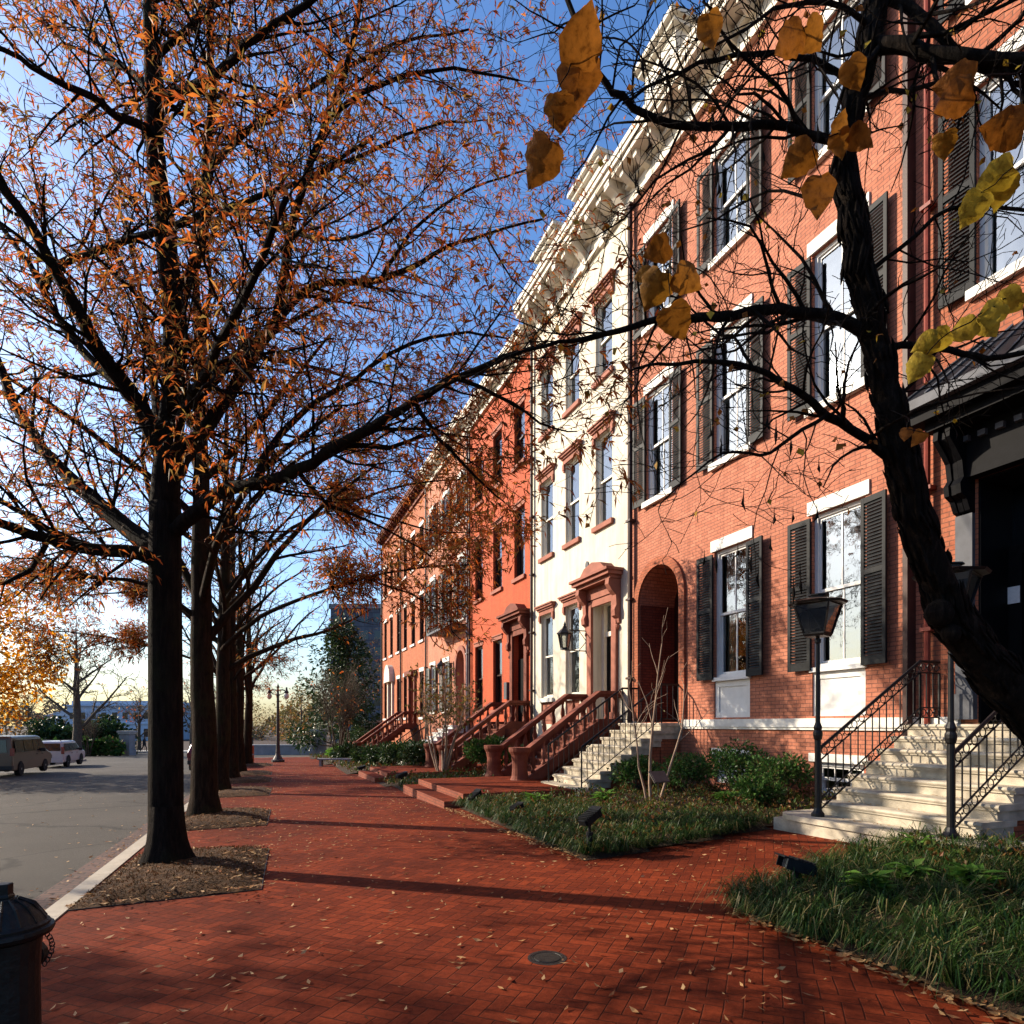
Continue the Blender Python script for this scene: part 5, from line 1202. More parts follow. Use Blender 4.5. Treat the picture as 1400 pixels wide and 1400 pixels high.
multistem(57, far(122, 1022, 60), 9, 5.5, .30, .07, sm_leaf(.02, 1, .2), 'bushy bare multi stemmed tree in front of the hedge', 'bark_grey', 'oak_leaf', .9)
for i, (u, k, H, lab, lm, kind) in enumerate([
    (262, 82, 9.5, 'bare greyish tree seen between the first and second street trunks', 'oak_leaf', 'b'), (300, 95, 11, 'bare brown tree far behind the third street trunk', 'oak_leaf', 'b'), (345, 110, 8, 'hazy far tree just left of the twin lamp post', 'olive_leaf', 'c'),
    (397, 74, 5.4, 'small orange and olive tree just right of the twin lamp post', 'olive_leaf', 'c'), (412, 70, 7.0, 'olive leaved spreading tree behind the low stone wall', 'olive_leaf', 'c'), (428, 84, 9.5, 'taller olive brown tree beside the dark evergreen', 'olive_leaf', 'c'), (500, 78, 14.5, 'tall thin brown tree in front of the grey tower block', 'oak_leaf', 'b'),
    (40, 88, 8.5, 'brown tree behind the parked van at the left', 'oak_leaf', 'b'), (190, 84, 8, 'reddish bare tree beside the pale building and first trunk', 'oak_leaf', 'b')]):
    if kind == 'b': bare_tree(60 + i, far(u, 1020, k), H, 2.0, .25, lab, leaf=oak_leafer(.12, 1, 2, .35, .14), group=BG, den=.5)
    else: crown_tree(60 + i, far(u, 1020, k), H, 1.6, H * .42, .16, 1100, .34, .5, lab, 'bark_grey', lm, 18, 'round', BG)

# park trees on the far side of the street (their long shadows reach the sidewalk), and a distant wood that closes the view
for i, (x, y, lab) in enumerate(((-15.5, 11.5, 'leafy rust coloured park tree across the street, nearer one'), (-17.6, 15.4, 'leafy rust coloured park tree across the street, farther one'))):
    a_, b_ = generic_oak(140 + i, 13.5, .26, 3.2, 17, oak_leafer(.97, 3, 6, .17, .055), 1.1, (40, 72), .9, .009); tree_thing('park_tree', a_, b_, (x, y, -SL * y - .02), 0, lab, 'tree', None, 'bark_mossy', 'oak_leaf')
gf = random.Random(77); lf = Leaves(gf)
for i in range(9000):
    u = gf.uniform(-260, 760); k = gf.uniform(150, 200); hgt = (7 + 2.5 * math.sin(u * .031) + 1.8 * math.sin(u * .083 + 1) + 1.2 * math.sin(u * .21)) * gf.random() ** .6; p = at(u, 990, k); p.z = -2.5 + hgt
    lf.leaf(p, Vector((gf.gauss(0, 1), gf.gauss(0, 1), gf.gauss(0, 1))).normalized(), gf.uniform(.8, 1.7), .7)
tag(lf.build('distant_wood', 'far_leaf'), 'hazy band of distant trees on the horizon', 'wood', None, 'stuff')
# ---------------------------------------------------------------- far buildings, wall, hedge
def cam_box(u0, u1, vt, k, depth, zb=None):
    a, b = at(u0, vt, k), at(u1, vt, k); d = Vector((FV[0], FV[1], 0)) * depth; zb = -SL * min(a.y, 110) - .4 if zb is None else zb
    return a, b, d, zb
a, b, d, zb = cam_box(92, 222, 958, 150, 26)
root = empty('pale_building', ((a.x + b.x) / 2, (a.y + b.y) / 2, zb), -TH, 'long white building, tinted blue to stand for haze, beyond the hedge at the left', 'building')
W2 = (b - a).length / 2; Hh = a.z - zb; m = MB()
m.box(-W2, W2, 0, 26, 0, Hh * .86); m.box(-W2 - 8, -W2 - .005, 3, 24, 0, Hh * .62); m.build('wall', 'hazy_blue_wall', root)
MB().box(-W2 - .5, W2 + .5, -.5, 26.5, Hh * .862, Hh * .9).box(-W2 + .6, W2 - .6, .6, 25, Hh * .902, Hh).box(-W2 - .3, W2 + .3, -.3, -.004, Hh * .42, Hh * .45).build('cornice', 'hazy_blue_wall', root)
MB().prism([(-W2 - 8.4, 2.6, Hh * .622), (-W2 - .01, 2.6, Hh * .622), (-W2 - .01, 2.6, Hh * .84)], (0, 21, 0)).build('roof', 'hazy_blue_wall', root)
for i in range(9):
    x = -W2 + (i + .5) * 2 * W2 / 9
    for z0, z1 in ((Hh * .08, Hh * .34), (Hh * .52, Hh * .74)):
        w = MB().box(x - .95, x + .95, -.12, -.005, z0, z1).build('window', 'hazy_blue_wall', root); MB().box(x - .6, x + .6, -.16, -.125, z0 + .3, z1 - .3).build('pane', 'car_glass', w)
a, b, d, zb = cam_box(452, 545, 832, 125, 18)
root = empty('tower_block', ((a.x + b.x) / 2, (a.y + b.y) / 2, zb), -TH, 'tall grey blue tower block behind the end of the row', 'building'); W2 = (b - a).length / 2; Hh = a.z - zb
MB().box(-W2, W2, 0, 18, 0, Hh).build('wall', 'grey_block', root); MB().box(-W2 - .3, W2 + .3, -.3, 18.3, Hh + .003, Hh + .9).build('parapet', 'grey_stone', root)
for f in range(8):
    for i in range(5):
        x = -W2 + (i + .5) * 2 * W2 / 5; z = 1.2 + f * Hh / 8.2; MB().box(x - .75, x + .75, -.05, -.004, z, z + 1.7).build('window', 'car_glass', root)
a, b, d, zb = cam_box(486, 532, 985, 60, 5)
root = empty('kiosk', ((a.x + b.x) / 2, (a.y + b.y) / 2, zb), -TH, 'low white flat roofed kiosk at the end of the row', 'building'); W2 = (b - a).length / 2; Hh = a.z - zb
MB().box(-W2, W2 * .1, 0, 4, 0, Hh - .2).build('wall', 'concrete', root); MB().box(W2 * .1 + .005, W2, .8, 4, 0, Hh - .2).build('side_wall', 'brownstone', root); MB().box(-W2 - .15, W2 + .15, -.2, 4.2, Hh - .197, Hh).build('roof', 'white_stone', root)
for x in (-.7, -.3): MB().box(W2 * x - .3, W2 * x + .3, -.04, -.004, .5, Hh - .6).build('window', 'car_glass', root)
def hedge(seed, u0, u1, vt, k, dep, label, n, lm='evergreen_leaf'):
    g = random.Random(seed); a, b = at(u0, vt, k), at(u1, vt, k); zb = -SL * min(a.y, 110) - .25; L = (b - a).length; c = (a + b) / 2
    root = empty('hedge', (c.x, c.y, zb), -TH, label, 'hedge'); H = a.z - zb; lv = Leaves(g); m = MB()
    for i in range(14): x = -L / 2 + (i + .5) * L / 14; m.tube([(x, dep / 2, 0), (x + .1, dep / 2, H * .5), (x, dep / 2 + .1, H * .85)], [.1, .07, .03], 5)
    for i in range(n):
        x = g.uniform(-L / 2, L / 2); y = g.uniform(0, dep); z = H * g.random() ** .7 * (1 + .12 * math.sin(x * .9) + .08 * math.sin(x * 2.3)); v = Vector((g.gauss(0, 1), g.gauss(0, 1) - .5, g.gauss(0, 1) + .3)).normalized(); l = g.uniform(.3, .6); lv.leaf(Vector((x, y, z)), v, l, l * .6)
    m.build('stems', 'bark_dark', root); lv.build('foliage', lm, root); return root
hedge(71, 35, 166, 992, 66, 3.0, 'long dark clipped hedge across the crossing street', 5200)
hedge(72, 36, 164, 1013, 60, 1.0, 'low green hedge in front of the taller dark hedge', 1800, 'shrub_leaf')
for i, (u, v, r) in enumerate([(66, 982, 5), (78, 980, 6), (88, 984, 6), (139, 978, 6), (150, 978, 6), (158, 981, 5)]):
    b = at(u, v, 74); zb = -SL * b.y - .25; g = random.Random(80 + i); lv = Leaves(g); R0 = r * 74 / 850; H = b.z - zb
    for k in range(420): a = g.uniform(0, 6.3); z = H * g.random(); rr = R0 * math.sqrt(max(.05, 1 - (z / H) ** 3)) * g.uniform(.6, 1); lv.leaf(Vector((rr * math.cos(a), rr * math.sin(a), z)), Vector((math.cos(a), math.sin(a), g.uniform(-.2, .8))).normalized(), .4, .26)
    root = empty('clipped_evergreen', (b.x, b.y, zb), 0, ('leftmost small' if i == 0 else 'second' if i == 1 else 'third' if i == 2 else 'fourth, tall' if i == 3 else 'fifth' if i == 4 else 'rightmost') + ' of the clipped evergreens before the pale building', 'topiary', 'clipped evergreens before the pale building')
    MB().tube([(0, 0, 0), (0, 0, H * .9)], .08, 5).build('trunk', 'bark_dark', root); lv.build('crown', 'evergreen_leaf', root)
def pier(u, vt, vb, k, w, label):
    b = at(u, vb, k); H = (vb - vt) * k / FPX; root = empty('gate_pier', b, -TH, label, 'gate pier'); w /= 2
    MB().box(-w * 1.12, w * 1.12, -w * 1.12, w * 1.12, -.4, .3).box(-w, w, -w, w, .302, H - .42).box(-w * .9, w * .9, -w * .9, w * .9, H - .418, H - .35).build('shaft', 'grey_stone', root)
    MB().box(-w * 1.15, w * 1.15, -w * 1.15, w * 1.15, H - .347, H - .18).box(-w * 1.3, w * 1.3, -w * 1.3, w * 1.3, H - .177, H).build('cap', 'concrete', root)
pier(174, 999, 1029, 62, 1.0, 'square stone gate pier at the right end of the hedge'); pier(437, 997, 1031, 58, 1.0, 'square stone gate pier at the end of the low stone wall')
a, b = at(198, 1006, 63), at(184, 1006, 63); c = at(191, 1029, 63); root = empty('iron_gate', c, -TH, 'dark iron gate between the stone pier and the first trunk', 'gate'); m = MB()
for i in range(9): m.tube([(-.65 + i * .16, 0, 0), (-.65 + i * .16, 0, 1.7)], .02, 4)
for z in (.1, .9, 1.6): m.tube([(-.7, 0, z), (.7, 0, z)], .03, 4)
m.build('bars', 'iron', root)
a, b = at(336, 1018, 60), at(431, 1018, 60); c = (a + b) / 2; zb = -SL * c.y - .3; root = empty('stone_wall', (c.x, c.y, zb), -TH, 'low dark stone wall along the far side of the crossing street', 'wall'); L = (b - a).length / 2; H = a.z - zb
MB().box(-L, L, 0, .5, 0, H - .14).build('wall', 'grey_stone', root); MB().box(-L - .05, L + .05, -.06, .56, H - .138, H).build('coping', 'concrete', root)
# ---------------------------------------------------------------- tree pits, ground cover, shrubs, litter
pits = []
def pit_bed(P, seed, n):
    g = random.Random(seed); m = MB()
    for j in range(n + 1):
        for i in range(n + 1):
            a, b = i / n, j / n; x = (P[0][0] * (1 - a) + P[1][0] * a) * (1 - b) + (P[3][0] * (1 - a) + P[2][0] * a) * b; y = (P[0][1] * (1 - a) + P[1][1] * a) * (1 - b) + (P[3][1] * (1 - a) + P[2][1] * a) * b
            d = min(pdist(x, y, P), .55) / .55; m.v.append((x, y, -SL * y + .004 + .11 * (1 - (1 - d) ** 2) + (g.uniform(-.016, .016) if d > 0 else 0)))
    for j in range(n):
        for i in range(n): q = j * (n + 1) + i; m.f.append((q, q + 1, q + n + 2, q + n + 1))
    tag(m.build('mulch_bed', 'mulch', smooth=True), kind='structure'); e = MB()
    for k in (0, 1, 2):
        (ax, ay), (bx, by) = P[k], P[k + 1]; d = Vector((bx - ax, by - ay, 0)).normalized(); nn = Vector((d.y, -d.x, 0)) * .006
        e.prism([(ax, ay, -SL * ay - .02), (bx, by, -SL * by - .02), (bx, by, -SL * by + .010), (ax, ay, -SL * ay + .010)], nn)
    tag(e.build('pit_edging', 'iron'), kind='structure')
for i, p in enumerate([gpt(228, 1187)] + tv):
    x0 = kx(p.y) + .24; x1 = x0 + 1.62; P = [(x0, p.y - 1.75), (x1, p.y - 1.55), (x1, p.y + .95), (x0, p.y + 1.1)]; pits.append(P)
    pit_bed(P, 90 + i, 22 if i < 2 else 10)
GR = random.Random(200)
def pick(P):
    x0 = min(p[0] for p in P); x1 = max(p[0] for p in P); y0 = min(p[1] for p in P); y1 = max(p[1] for p in P)
    while True:
        x, y = GR.uniform(x0, x1), GR.uniform(y0, y1)
        if inpoly(x, y, P): return x, y
lv = Leaves(GR)
def flat_leaf(x, y, z, L, w):
    a = GR.uniform(0, 6.3); d = Vector((math.cos(a), math.sin(a), GR.uniform(-.1, .25))).normalized(); n = Vector((GR.gauss(0, .3), GR.gauss(0, .3), 1)).normalized()
    s = d.cross(n).normalized() * (w / 2); q = Vector((x, y, z)); c = Vector((0, 0, L * GR.uniform(.0, .16))); o = len(lv.v)
    for v in (q - d * L / 2 + c, q - s, q + s, q + d * L / 2 + c * .6): lv.v.append((v.x, v.y, v.z))
    lv.f += [(o, o + 2, o + 1), (o + 1, o + 2, o + 3)]; r = GR.random(); lv.rnd += [r, r]
for k in range(5200):
    y = 2.2 + 38 * GR.random() ** 1.35; f = GR.random() ** 1.0; x = kx(y) + .25 + (edge(y) + .05 - kx(y) - .25) * f
    if y < 9 and GR.random() < .55: continue
    if x > edge(y) - .5 and GR.random() < .3: pass
    sz = GR.uniform(.035, .085); flat_leaf(x, y, gz(x, y) + .012, sz, sz * GR.uniform(.2, .42))
for k in range(260):
    x, y = GR.uniform(3.6, 7.4), GR.uniform(4.6, 7.2)
    if not inpoly(x, y, BED1) and not inpoly(x, y, BED2): sz = GR.uniform(.04, .09); flat_leaf(x, y, gz(x, y) + .012, sz, sz * .3)
for k in range(420):
    f = GR.random(); y = 1.6 + f * 2.8; flat_leaf(edge(3) + .08 + GR.gauss(0, .09), y, gz(3.7, y) + .02, GR.uniform(.05, .10), .035)
    y = 6.9 + GR.random() * 5.9; flat_leaf(edge(y) + GR.gauss(0, .07), y, gz(3.6, y) + .015, GR.uniform(.05, .09), .03)
for i, P in enumerate(pits):
    for k in range(330 if i == 0 else 260 if i == 1 else 90):
        x, y = pick(P)
        if k % 3 == 0: x = P[1][0] - GR.gauss(.03, .16)
        if k % 5 == 0: y = P[0][1] + GR.gauss(0, .10)
        d = min(pdist(x, y, P), .5) / .5; flat_leaf(x, y, -SL * y + .03 + .10 * (1 - (1 - d) ** 2), GR.uniform(.04, .10), GR.uniform(.012, .03))
for k in range(700):
    y = GR.uniform(4, 40); x = kx(y) - abs(GR.gauss(0, .25)) - .05; flat_leaf(x, y, -SL * y - .125, GR.uniform(.04, .09), .03)
for k in range(500): 
    y = GR.uniform(5, 35); x = kx(y) - GR.uniform(.5, 8); flat_leaf(x, y, -SL * y - .138, GR.uniform(.04, .08), .03)
for k in range(900):
    P = BED2 if k % 2 else BED1; x, y = pick(P); flat_leaf(x, y, gz(x, y) + GR.uniform(.06, .2), GR.uniform(.05, .10), .03)
for k in range(160):
    t = GR.uniform(4.6, 6.3); st = GR.randint(0, 7); yo = .55 + st * .30 - GR.uniform(.02, .28); q = fp(t, yo, 1.55 - st * 1.46 / 8 + .012); flat_leaf(q.x, q.y, q.z, GR.uniform(.03, .08), .025)
tag(lv.build('fallen_leaves', 'litter_leaf'), 'small dry tan leaves scattered over brick sidewalk and mulch', 'fallen leaves', None, 'stuff')
# dark mulch chips and tufts of short grass in the pits
lv = Leaves(GR)
for i, P in enumerate(pits):
    for k in range(3600 if i == 0 else 1800 if i == 1 else 300):
        x, y = pick(P); d = min(pdist(x, y, P), .5) / .5; z = -SL * y + .02 + .10 * (1 - (1 - d) ** 2)
        lv.leaf(Vector((x, y, z - .01)), Vector((GR.gauss(0, .7), GR.gauss(0, .7), 1)).normalized(), GR.uniform(.018, .042), .010)
tag(lv.build('pit_grass', 'pit_leaf'), 'short brown grass and weeds in the street tree pits', 'grass', None, 'stuff')
def blades(lv, x, y, z, n, L, w, spread=1.0):
    for k in range(n):
        a = GR.uniform(0, 6.3); l = L * GR.uniform(.55, 1.15); h = l * GR.uniform(.30, .58); ro = l * GR.uniform(.35, .85) * spread; c, s = math.cos(a), math.sin(a)
        b = Vector((x + c * GR.uniform(0, .06), y + s * GR.uniform(0, .06), z)); sd = Vector((-s, c, 0)) * (w / 2 * GR.uniform(.7, 1.3)); o = len(lv.v)
        pts = [b, b + Vector((c * ro * .25, s * ro * .25, h * .78)), b + Vector((c * ro * .65, s * ro * .65, h)), b + Vector((c * ro * 1.1, s * ro * 1.1, h * GR.uniform(.05, .6)))]
        for i, q in enumerate(pts):
            ww = (1, 1, .8, .12)[i]
            for sg in (-1, 1): v = q + sd * sg * ww; lv.v.append((v.x, v.y, v.z))
        r = GR.random()
        for i in range(3): lv.f.append((o + 2 * i, o + 2 * i + 1, o + 2 * i + 3, o + 2 * i + 2)); lv.rnd.append(r)
lv = Leaves(GR)
def tufts(P, n, band, nb, L, w):
    k = 0
    while k < n:
        x, y = pick(P); d = pdist(x, y, P)
        if d < .02 or d > band: continue
        k += 1; blades(lv, x, y, gz(x, y) + .05, nb, L * GR.uniform(.8, 1.15), w)
NEAR2 = [(3.60, 4.45), (3.66, 1.6), (7.2, 1.6), (7.2, 5.2), (6.4, 5.3), (5.2, 4.95)]
tufts(NEAR2, 270, 1.5, 64, .42, .0075); tufts(NEAR2, 70, .16, 60, .40, .0075)
FR1 = [(3.40, 6.88), (5.2, 7.02), (6.85, 7.4), (6.6, 8.3), (5.3, 8.6), (5.0, 12.6), (3.42, 12.8)]
tufts(FR1, 330, .9, 42, .36, .009); tufts(FR1, 80, .14, 40, .34, .009)
tufts([(3.2, 17.4), (5.0, 17.4), (4.6, 21.0), (2.95, 21.0)], 60, 1.0, 22, .3, .012)
tag(lv.build('border_grass', 'grass_blade'), 'arching dark green border grass edging the garden beds', 'grass', None, 'stuff')
lv = Leaves(GR)
for P, n, L in ((BED1, 9000, .06), (BED3, 1800, .09), (BED4, 3000, .14), ([(5.2, 1.6), (9.3, 1.6), (9.3, 4.1), (7.6, 4.4), (6.9, 5.3), (5.6, 5.0)], 4200, .06)):
    for k in range(n):
        x, y = pick(P)
        hh = (.08 + .16 * (math.sin(x * 3.1 + y * 1.7) * .5 + .5) + .08 * math.sin(x * 7 - y * 5)) * GR.random()
        v = Vector((GR.gauss(0, .7), GR.gauss(0, .7), 1)).normalized(); l = L * GR.uniform(.6, 1.4); lv.leaf(Vector((x, y, gz(x, y) + .06 + max(0, hh))), v, l, l * .55)
tag(lv.build('ground_cover', 'groundcover_leaf'), 'low olive and rust coloured ground cover filling the garden beds', 'ground cover', None, 'stuff')
def leafy_plant(loc, n, L, label):
    lv = Leaves(GR); m = MB()
    for k in range(n):
        a = GR.uniform(0, 6.3); e = GR.uniform(.25, 1.2); d = Vector((math.cos(a), math.sin(a), e)).normalized(); h = GR.uniform(.06, .24); b = Vector((math.cos(a) * .05, math.sin(a) * .05, h))
        m.tube([(0, 0, -.02), b], .004, 3, cap=False); dd = (d + Vector((0, 0, -.5))).normalized(); lv.leaf(b, dd, L * GR.uniform(.6, 1.2), L * .5, Vector((0, 0, 1)))
    root = empty('leafy_plant', loc, 0, label, 'plant'); m.build('stems', 'grass_blade', root); lv.build('foliage', 'bright_leaf', root)
    st = kids(root)
for (u, v, n, L, lab) in ((1188, 1250, 60, .20, 'bright green broad leaved plant nearest the tilted spotlight'), (1245, 1240, 55, .17, 'bright green leafy plant in the middle of the near bed'), (1330, 1250, 70, .19, 'bright green plant at the right of the near bed'), (1255, 1200, 34, .15, 'small green leaved plant against the bottom marble step'),
                          (735, 1112, 44, .26, 'lime green tuft of leaves left of the white stone stoop bed'), (826, 1112, 44, .24, 'lime green tuft of leaves beside the young bare tree'), (990, 1120, 40, .22, 'lime green leafy clump in front of the shrubs')):
    p = gpt(u, v); p.z = gz(p.x, p.y) + .05; leafy_plant(p, n, L, lab)
def shrub(seed, loc, rx, ry, H, n, L, label, lm='shrub_leaf', group=None):
    g = random.Random(seed); lv = Leaves(g); m = MB(); cs = []
    for i in range(14):
        a = i * 2.4; f = math.sqrt((i + .5) / 14) * .75; cs.append((Vector((rx * f * math.cos(a), ry * f * math.sin(a), H * (.35 + .5 * (1 - f * f)) * g.uniform(.75, 1.1))), g.uniform(.28, .42) * min(rx, H)))
    for c, r in cs: m.tube([(0, 0, -.05), c * .5 + Vector((0, 0, .02)), c], [.018, .012, .005], 4)
    for i in range(n):
        c, r = cs[g.randrange(14)]; v = Vector((g.gauss(0, 1), g.gauss(0, 1), g.gauss(0, 1))).normalized(); p = c + v * r * g.random() ** .35
        if p.z < 0: continue
        d = (v + Vector((g.gauss(0, .6), g.gauss(0, .6), g.gauss(0, .4) + .2))).normalized(); l = L * g.uniform(.6, 1.3); lv.leaf(p, d, l, l * .5)
    root = empty('shrub', loc, 0, label, 'shrub', group); m.build('stems', 'bark_grey', root); lv.build('foliage', lm, root); return root
for i, (u, v, k, rx, H, lab) in enumerate([(868, 1082, 14.2, .60, .80, 'first evergreen shrub along the brick wall, beside the white stoop'), (940, 1086, 13.4, .66, .86, 'second evergreen shrub, right of the young bare tree'), (1005, 1090, 12.7, .74, 1.0, 'tallest evergreen shrub in front of the basement window'), (1066, 1100, 11.7, .62, .82, 'fourth evergreen shrub beside the first lantern post'), (1035, 1112, 10.9, .45, .5, 'low evergreen shrub in front of the taller ones')]):
    p = at(u, v, k); p.z = gz(p.x, p.y) + .03; shrub(300 + i, p, rx, rx, H, 2600, .075, lab, group='evergreen shrubs along the wall')
p = at(667, 1052, 21.5); shrub(310, (p.x, p.y, gz(p.x, p.y)), .85, .8, 1.35, 3800, .13, 'round green shrub under the landing of the brownstone stoop', 'shrub_leaf')
p = at(716, 1042, 20); shrub(311, (p.x, p.y, gz(p.x, p.y)), .3, .4, 1.1, 900, .1, 'narrow green shrub between two brownstone pillars', 'evergreen_leaf')
for i, (u, v, k, rx, H, lab) in enumerate([(545, 1060, 27, 1.0, 1.2, 'dark shrub in front of the far brownstone stoop'), (520, 1058, 29, .9, .9, 'low dark shrub at the edge of the second platform'), (498, 1055, 31, .7, .9, 'dark shrub beside the far stoop newel'), (476, 1050, 35, .9, 1.0, 'dark shrub where the far beds meet the sidewalk'), (492, 1035, 44, 1.2, 2.0, 'taller dark green shrub at the end of the far stoop'), (573, 1058, 25.5, .9, 1.1, 'shrub behind the multi stemmed small tree'), (462, 1046, 42, .8, .7, 'pale green low shrub behind the bench')]):
    p = at(u, v, k); shrub(320 + i, (p.x, p.y, gz(p.x, p.y)), rx, rx, H, 1500, .17, lab, 'bright_leaf' if i == 6 else 'evergreen_leaf')

# ---------------------------------------------------------------- street things
def hydrant():
    p = at(4, 990, 3.0); p.z = -SL * p.y; H = at(14, 1208, 3.0).z - p.z
    root = empty('fire_hydrant', p, .5, 'black cast iron fire hydrant with conical cap at the bottom left corner', 'fire hydrant')
    s = H / .85; m = MB(); m.lathe([(.20, -.1), (.20, .02), (.17, .03), (.165, .05), (.150, .06), (.145, .40), (.150, .52), (.156, .58)], n=24)
    for i in range(8): a = i * pi / 4; m.lathe([(.016, 0), (.016, .03)], (.185 * math.cos(a), .185 * math.sin(a), .02), 6)
    m.v = [(x * s, y * s, z * s) for x, y, z in m.v]; m.build('barrel', 'hydrant_iron', root, smooth=False)
    m = MB(); m.lathe([(.152, .582), (.196, .60), (.205, .618), (.202, .634), (.185, .640), (.186, .652), (.172, .664), (.150, .700), (.120, .735), (.090, .758), (.055, .772), (.052, .78)], n=28)
    for i in range(14): a = i * 2 * pi / 14; m.tube([(.172 * math.cos(a), .172 * math.sin(a), .662), (.122 * math.cos(a), .122 * math.sin(a), .738), (.06 * math.cos(a), .06 * math.sin(a), .776)], [.006, .008, .005], 5)
    m.v = [(x * s, y * s, z * s) for x, y, z in m.v]; b = m.build('bonnet', 'hydrant_iron', root)
    m = MB(); m.lathe([(.046, .781), (.046, .79), (.040, .80), (.040, .846), (.034, .85)], n=5); m.v = [(x * s, y * s, z * s) for x, y, z in m.v]; m.build('operating_nut', 'hydrant_iron', b)
    for a, r in ((2.2, .075), (.75, .055), (3.65, .055)):
        m = MB(); d = Vector((math.cos(a), math.sin(a), 0)); c = Vector((0, 0, .44)); m.tube([c + d * .12, c + d * .175, c + d * .18, c + d * .215, c + d * .218, c + d * .245], [r, r, r * 1.18, r * 1.18, r * .45, r * .42], 12)
        m.v = [(x * s, y * s, z * s) for x, y, z in m.v]; m.build('outlet_cap', 'hydrant_iron', root)
    m = MB()
    for i in range(10):
        f = i / 9; q = Vector((.150 + .03 * math.sin(pi * f), -.07, .60 - .16 * f)) * s; c = [(q.x + .010 * math.cos(t), q.y + (.004 if i % 2 else -.004) * math.cos(t), q.z + .014 * math.sin(t)) for t in [2 * pi * j / 7 for j in range(8)]]; m.tube(c, .003, 4, cap=False)
    m.build('chain', 'hydrant_iron', root)
hydrant()
def spotlight(u, v, k, tilt, az, label, s=1.0, post=.30):
    p = at(u, v, k); p.z = gz(p.x, p.y); root = empty('spotlight', p, az, label, 'spotlight', 'garden spotlights aimed at the houses'); root.scale = (s * .8,) * 3
    MB().tube([(0, 0, -.1), (0, 0, post * .62)], .042, 10).lathe([(.05, 0), (.05, .04)], (0, 0, post * .62), 10).tube([(0, 0, post * .62 + .04), (0, 0, post)], .022, 8).build('post', 'spot_grey', root)
    m = MB(); c, s_ = math.cos(tilt), math.sin(tilt)
    def T(x, y, z): return (x * c - z * s_, y, post + .06 + x * s_ + z * c)
    def bx(x0, x1, y0, y1, z0, z1):
        q = MB().box(x0, x1, y0, y1, z0, z1); m.add([T(*v_) for v_ in q.v], q.f)
    bx(-.13, .10, -.085, .085, -.05, .05); bx(-.16, -.132, -.06, .06, -.035, .035); bx(.102, .19, -.09, .09, .046, .058); bx(.102, .15, -.09, -.08, -.05, .045); bx(.102, .15, .08, .09, -.05, .045); bx(-.02, .02, -.012, .012, -.10, -.052)
    for i in range(5): bx(-.12 + i * .04, -.105 + i * .04, -.08, .08, .052, .066)
    h = m.build('lamp_head', 'spot_grey', root); m = MB(); q = MB().box(.101, .106, -.075, .075, -.042, .04); m.add([T(*v_) for v_ in q.v], q.f); m.build('lens', 'car_glass', h)
SPX = [(806, 1176, 7.9, .45, .35, 'garden spotlight on a thick post at the front corner of the long bed', 1.2, .46), (706, 1112, 11.0, .3, .5, 'garden spotlight half hidden in the border grass', 1.0, .26), (649, 1107, 12.9, .5, .5, 'garden spotlight at the corner of the brick steps', 1.15, .26),
       (1090, 1240, 5.7, .28, 2.9, 'dark floodlight tilted over the near grass bed', 1.25, .24), (549, 1072, 18.6, .3, .4, 'garden spotlight beside the first brick platform', 1.3, .30), (494, 1059, 25.0, .3, .4, 'small garden light by the second brick platform', 1.2, .25)]
for a in SPX: spotlight(*a)
# lantern posts standing on the bottom marble step, and wall lanterns
def lantern(m_frame, m_glass, c, r0, r1, h, n=4, rot=pi / 4):
    """tapering glazed lantern: open frame, glass panes, overhanging cap"""
    B = [Vector((c.x + r0 * math.cos(rot + 2 * pi * i / n), c.y + r0 * math.sin(rot + 2 * pi * i / n), c.z)) for i in range(n)]; T = [Vector((c.x + r1 * math.cos(rot + 2 * pi * i / n), c.y + r1 * math.sin(rot + 2 * pi * i / n), c.z + h)) for i in range(n)]
    for i in range(n):
        j = (i + 1) % n; m_frame.tube([B[i], T[i]], .014, 4); m_frame.tube([B[i], B[j]], .016, 4); m_frame.tube([T[i], T[j]], .02, 4)
        m_glass.add([tuple(B[i] * .97 + Vector((c.x, c.y, B[i].z)) * .03), tuple(B[j] * .97 + Vector((c.x, c.y, B[j].z)) * .03), tuple(T[j] * .97 + Vector((c.x, c.y, T[j].z)) * .03), tuple(T[i] * .97 + Vector((c.x, c.y, T[i].z)) * .03)], [(0, 1, 2, 3)])
    return n, rot
for (u, t, lab) in ((1118, 6.34, 'black lantern post at the left of the marble steps'), (1300, 4.56, 'black lantern post at the right of the steps, behind the leaning trunk')):
    p = fp(t, 2.60, .275); top = 3.28; root = empty('lantern_post', p, .4, lab, 'lantern post', 'lantern posts on the marble steps'); hh = top - p.z; q = MB()
    q.lathe([(.085, -.004), (.085, .04), (.06, .07), (.042, .12), (.040, 1.05), (.052, 1.07), (.062, 1.12), (.062, 1.16), (.048, 1.19), (.056, 1.23), (.032, 1.30), (.026, hh - .62), (.040, hh - .60), (.040, hh - .56), (.022, hh - .54), (.03, hh - .48)], n=12)
    q.build('post', 'iron', root, smooth=False); f, gl = MB(), MB(); lantern(f, gl, Vector((0, 0, hh - .48)), .19, .33, .40)
    f.lathe([(.18, -.03), (.20, 0), (.02, .01)], (0, 0, hh - .49), 4, pi / 4); f.lathe([(.36, 0), (.38, .03), (.30, .05), (.16, .085), (.10, .10), (.10, .12), (.13, .125), (.13, .14), (.02, .15)], (0, 0, hh - .08), 8, pi / 8)
    l = f.build('lantern', 'iron', root); gl.build('glass', 'window_glass', l)
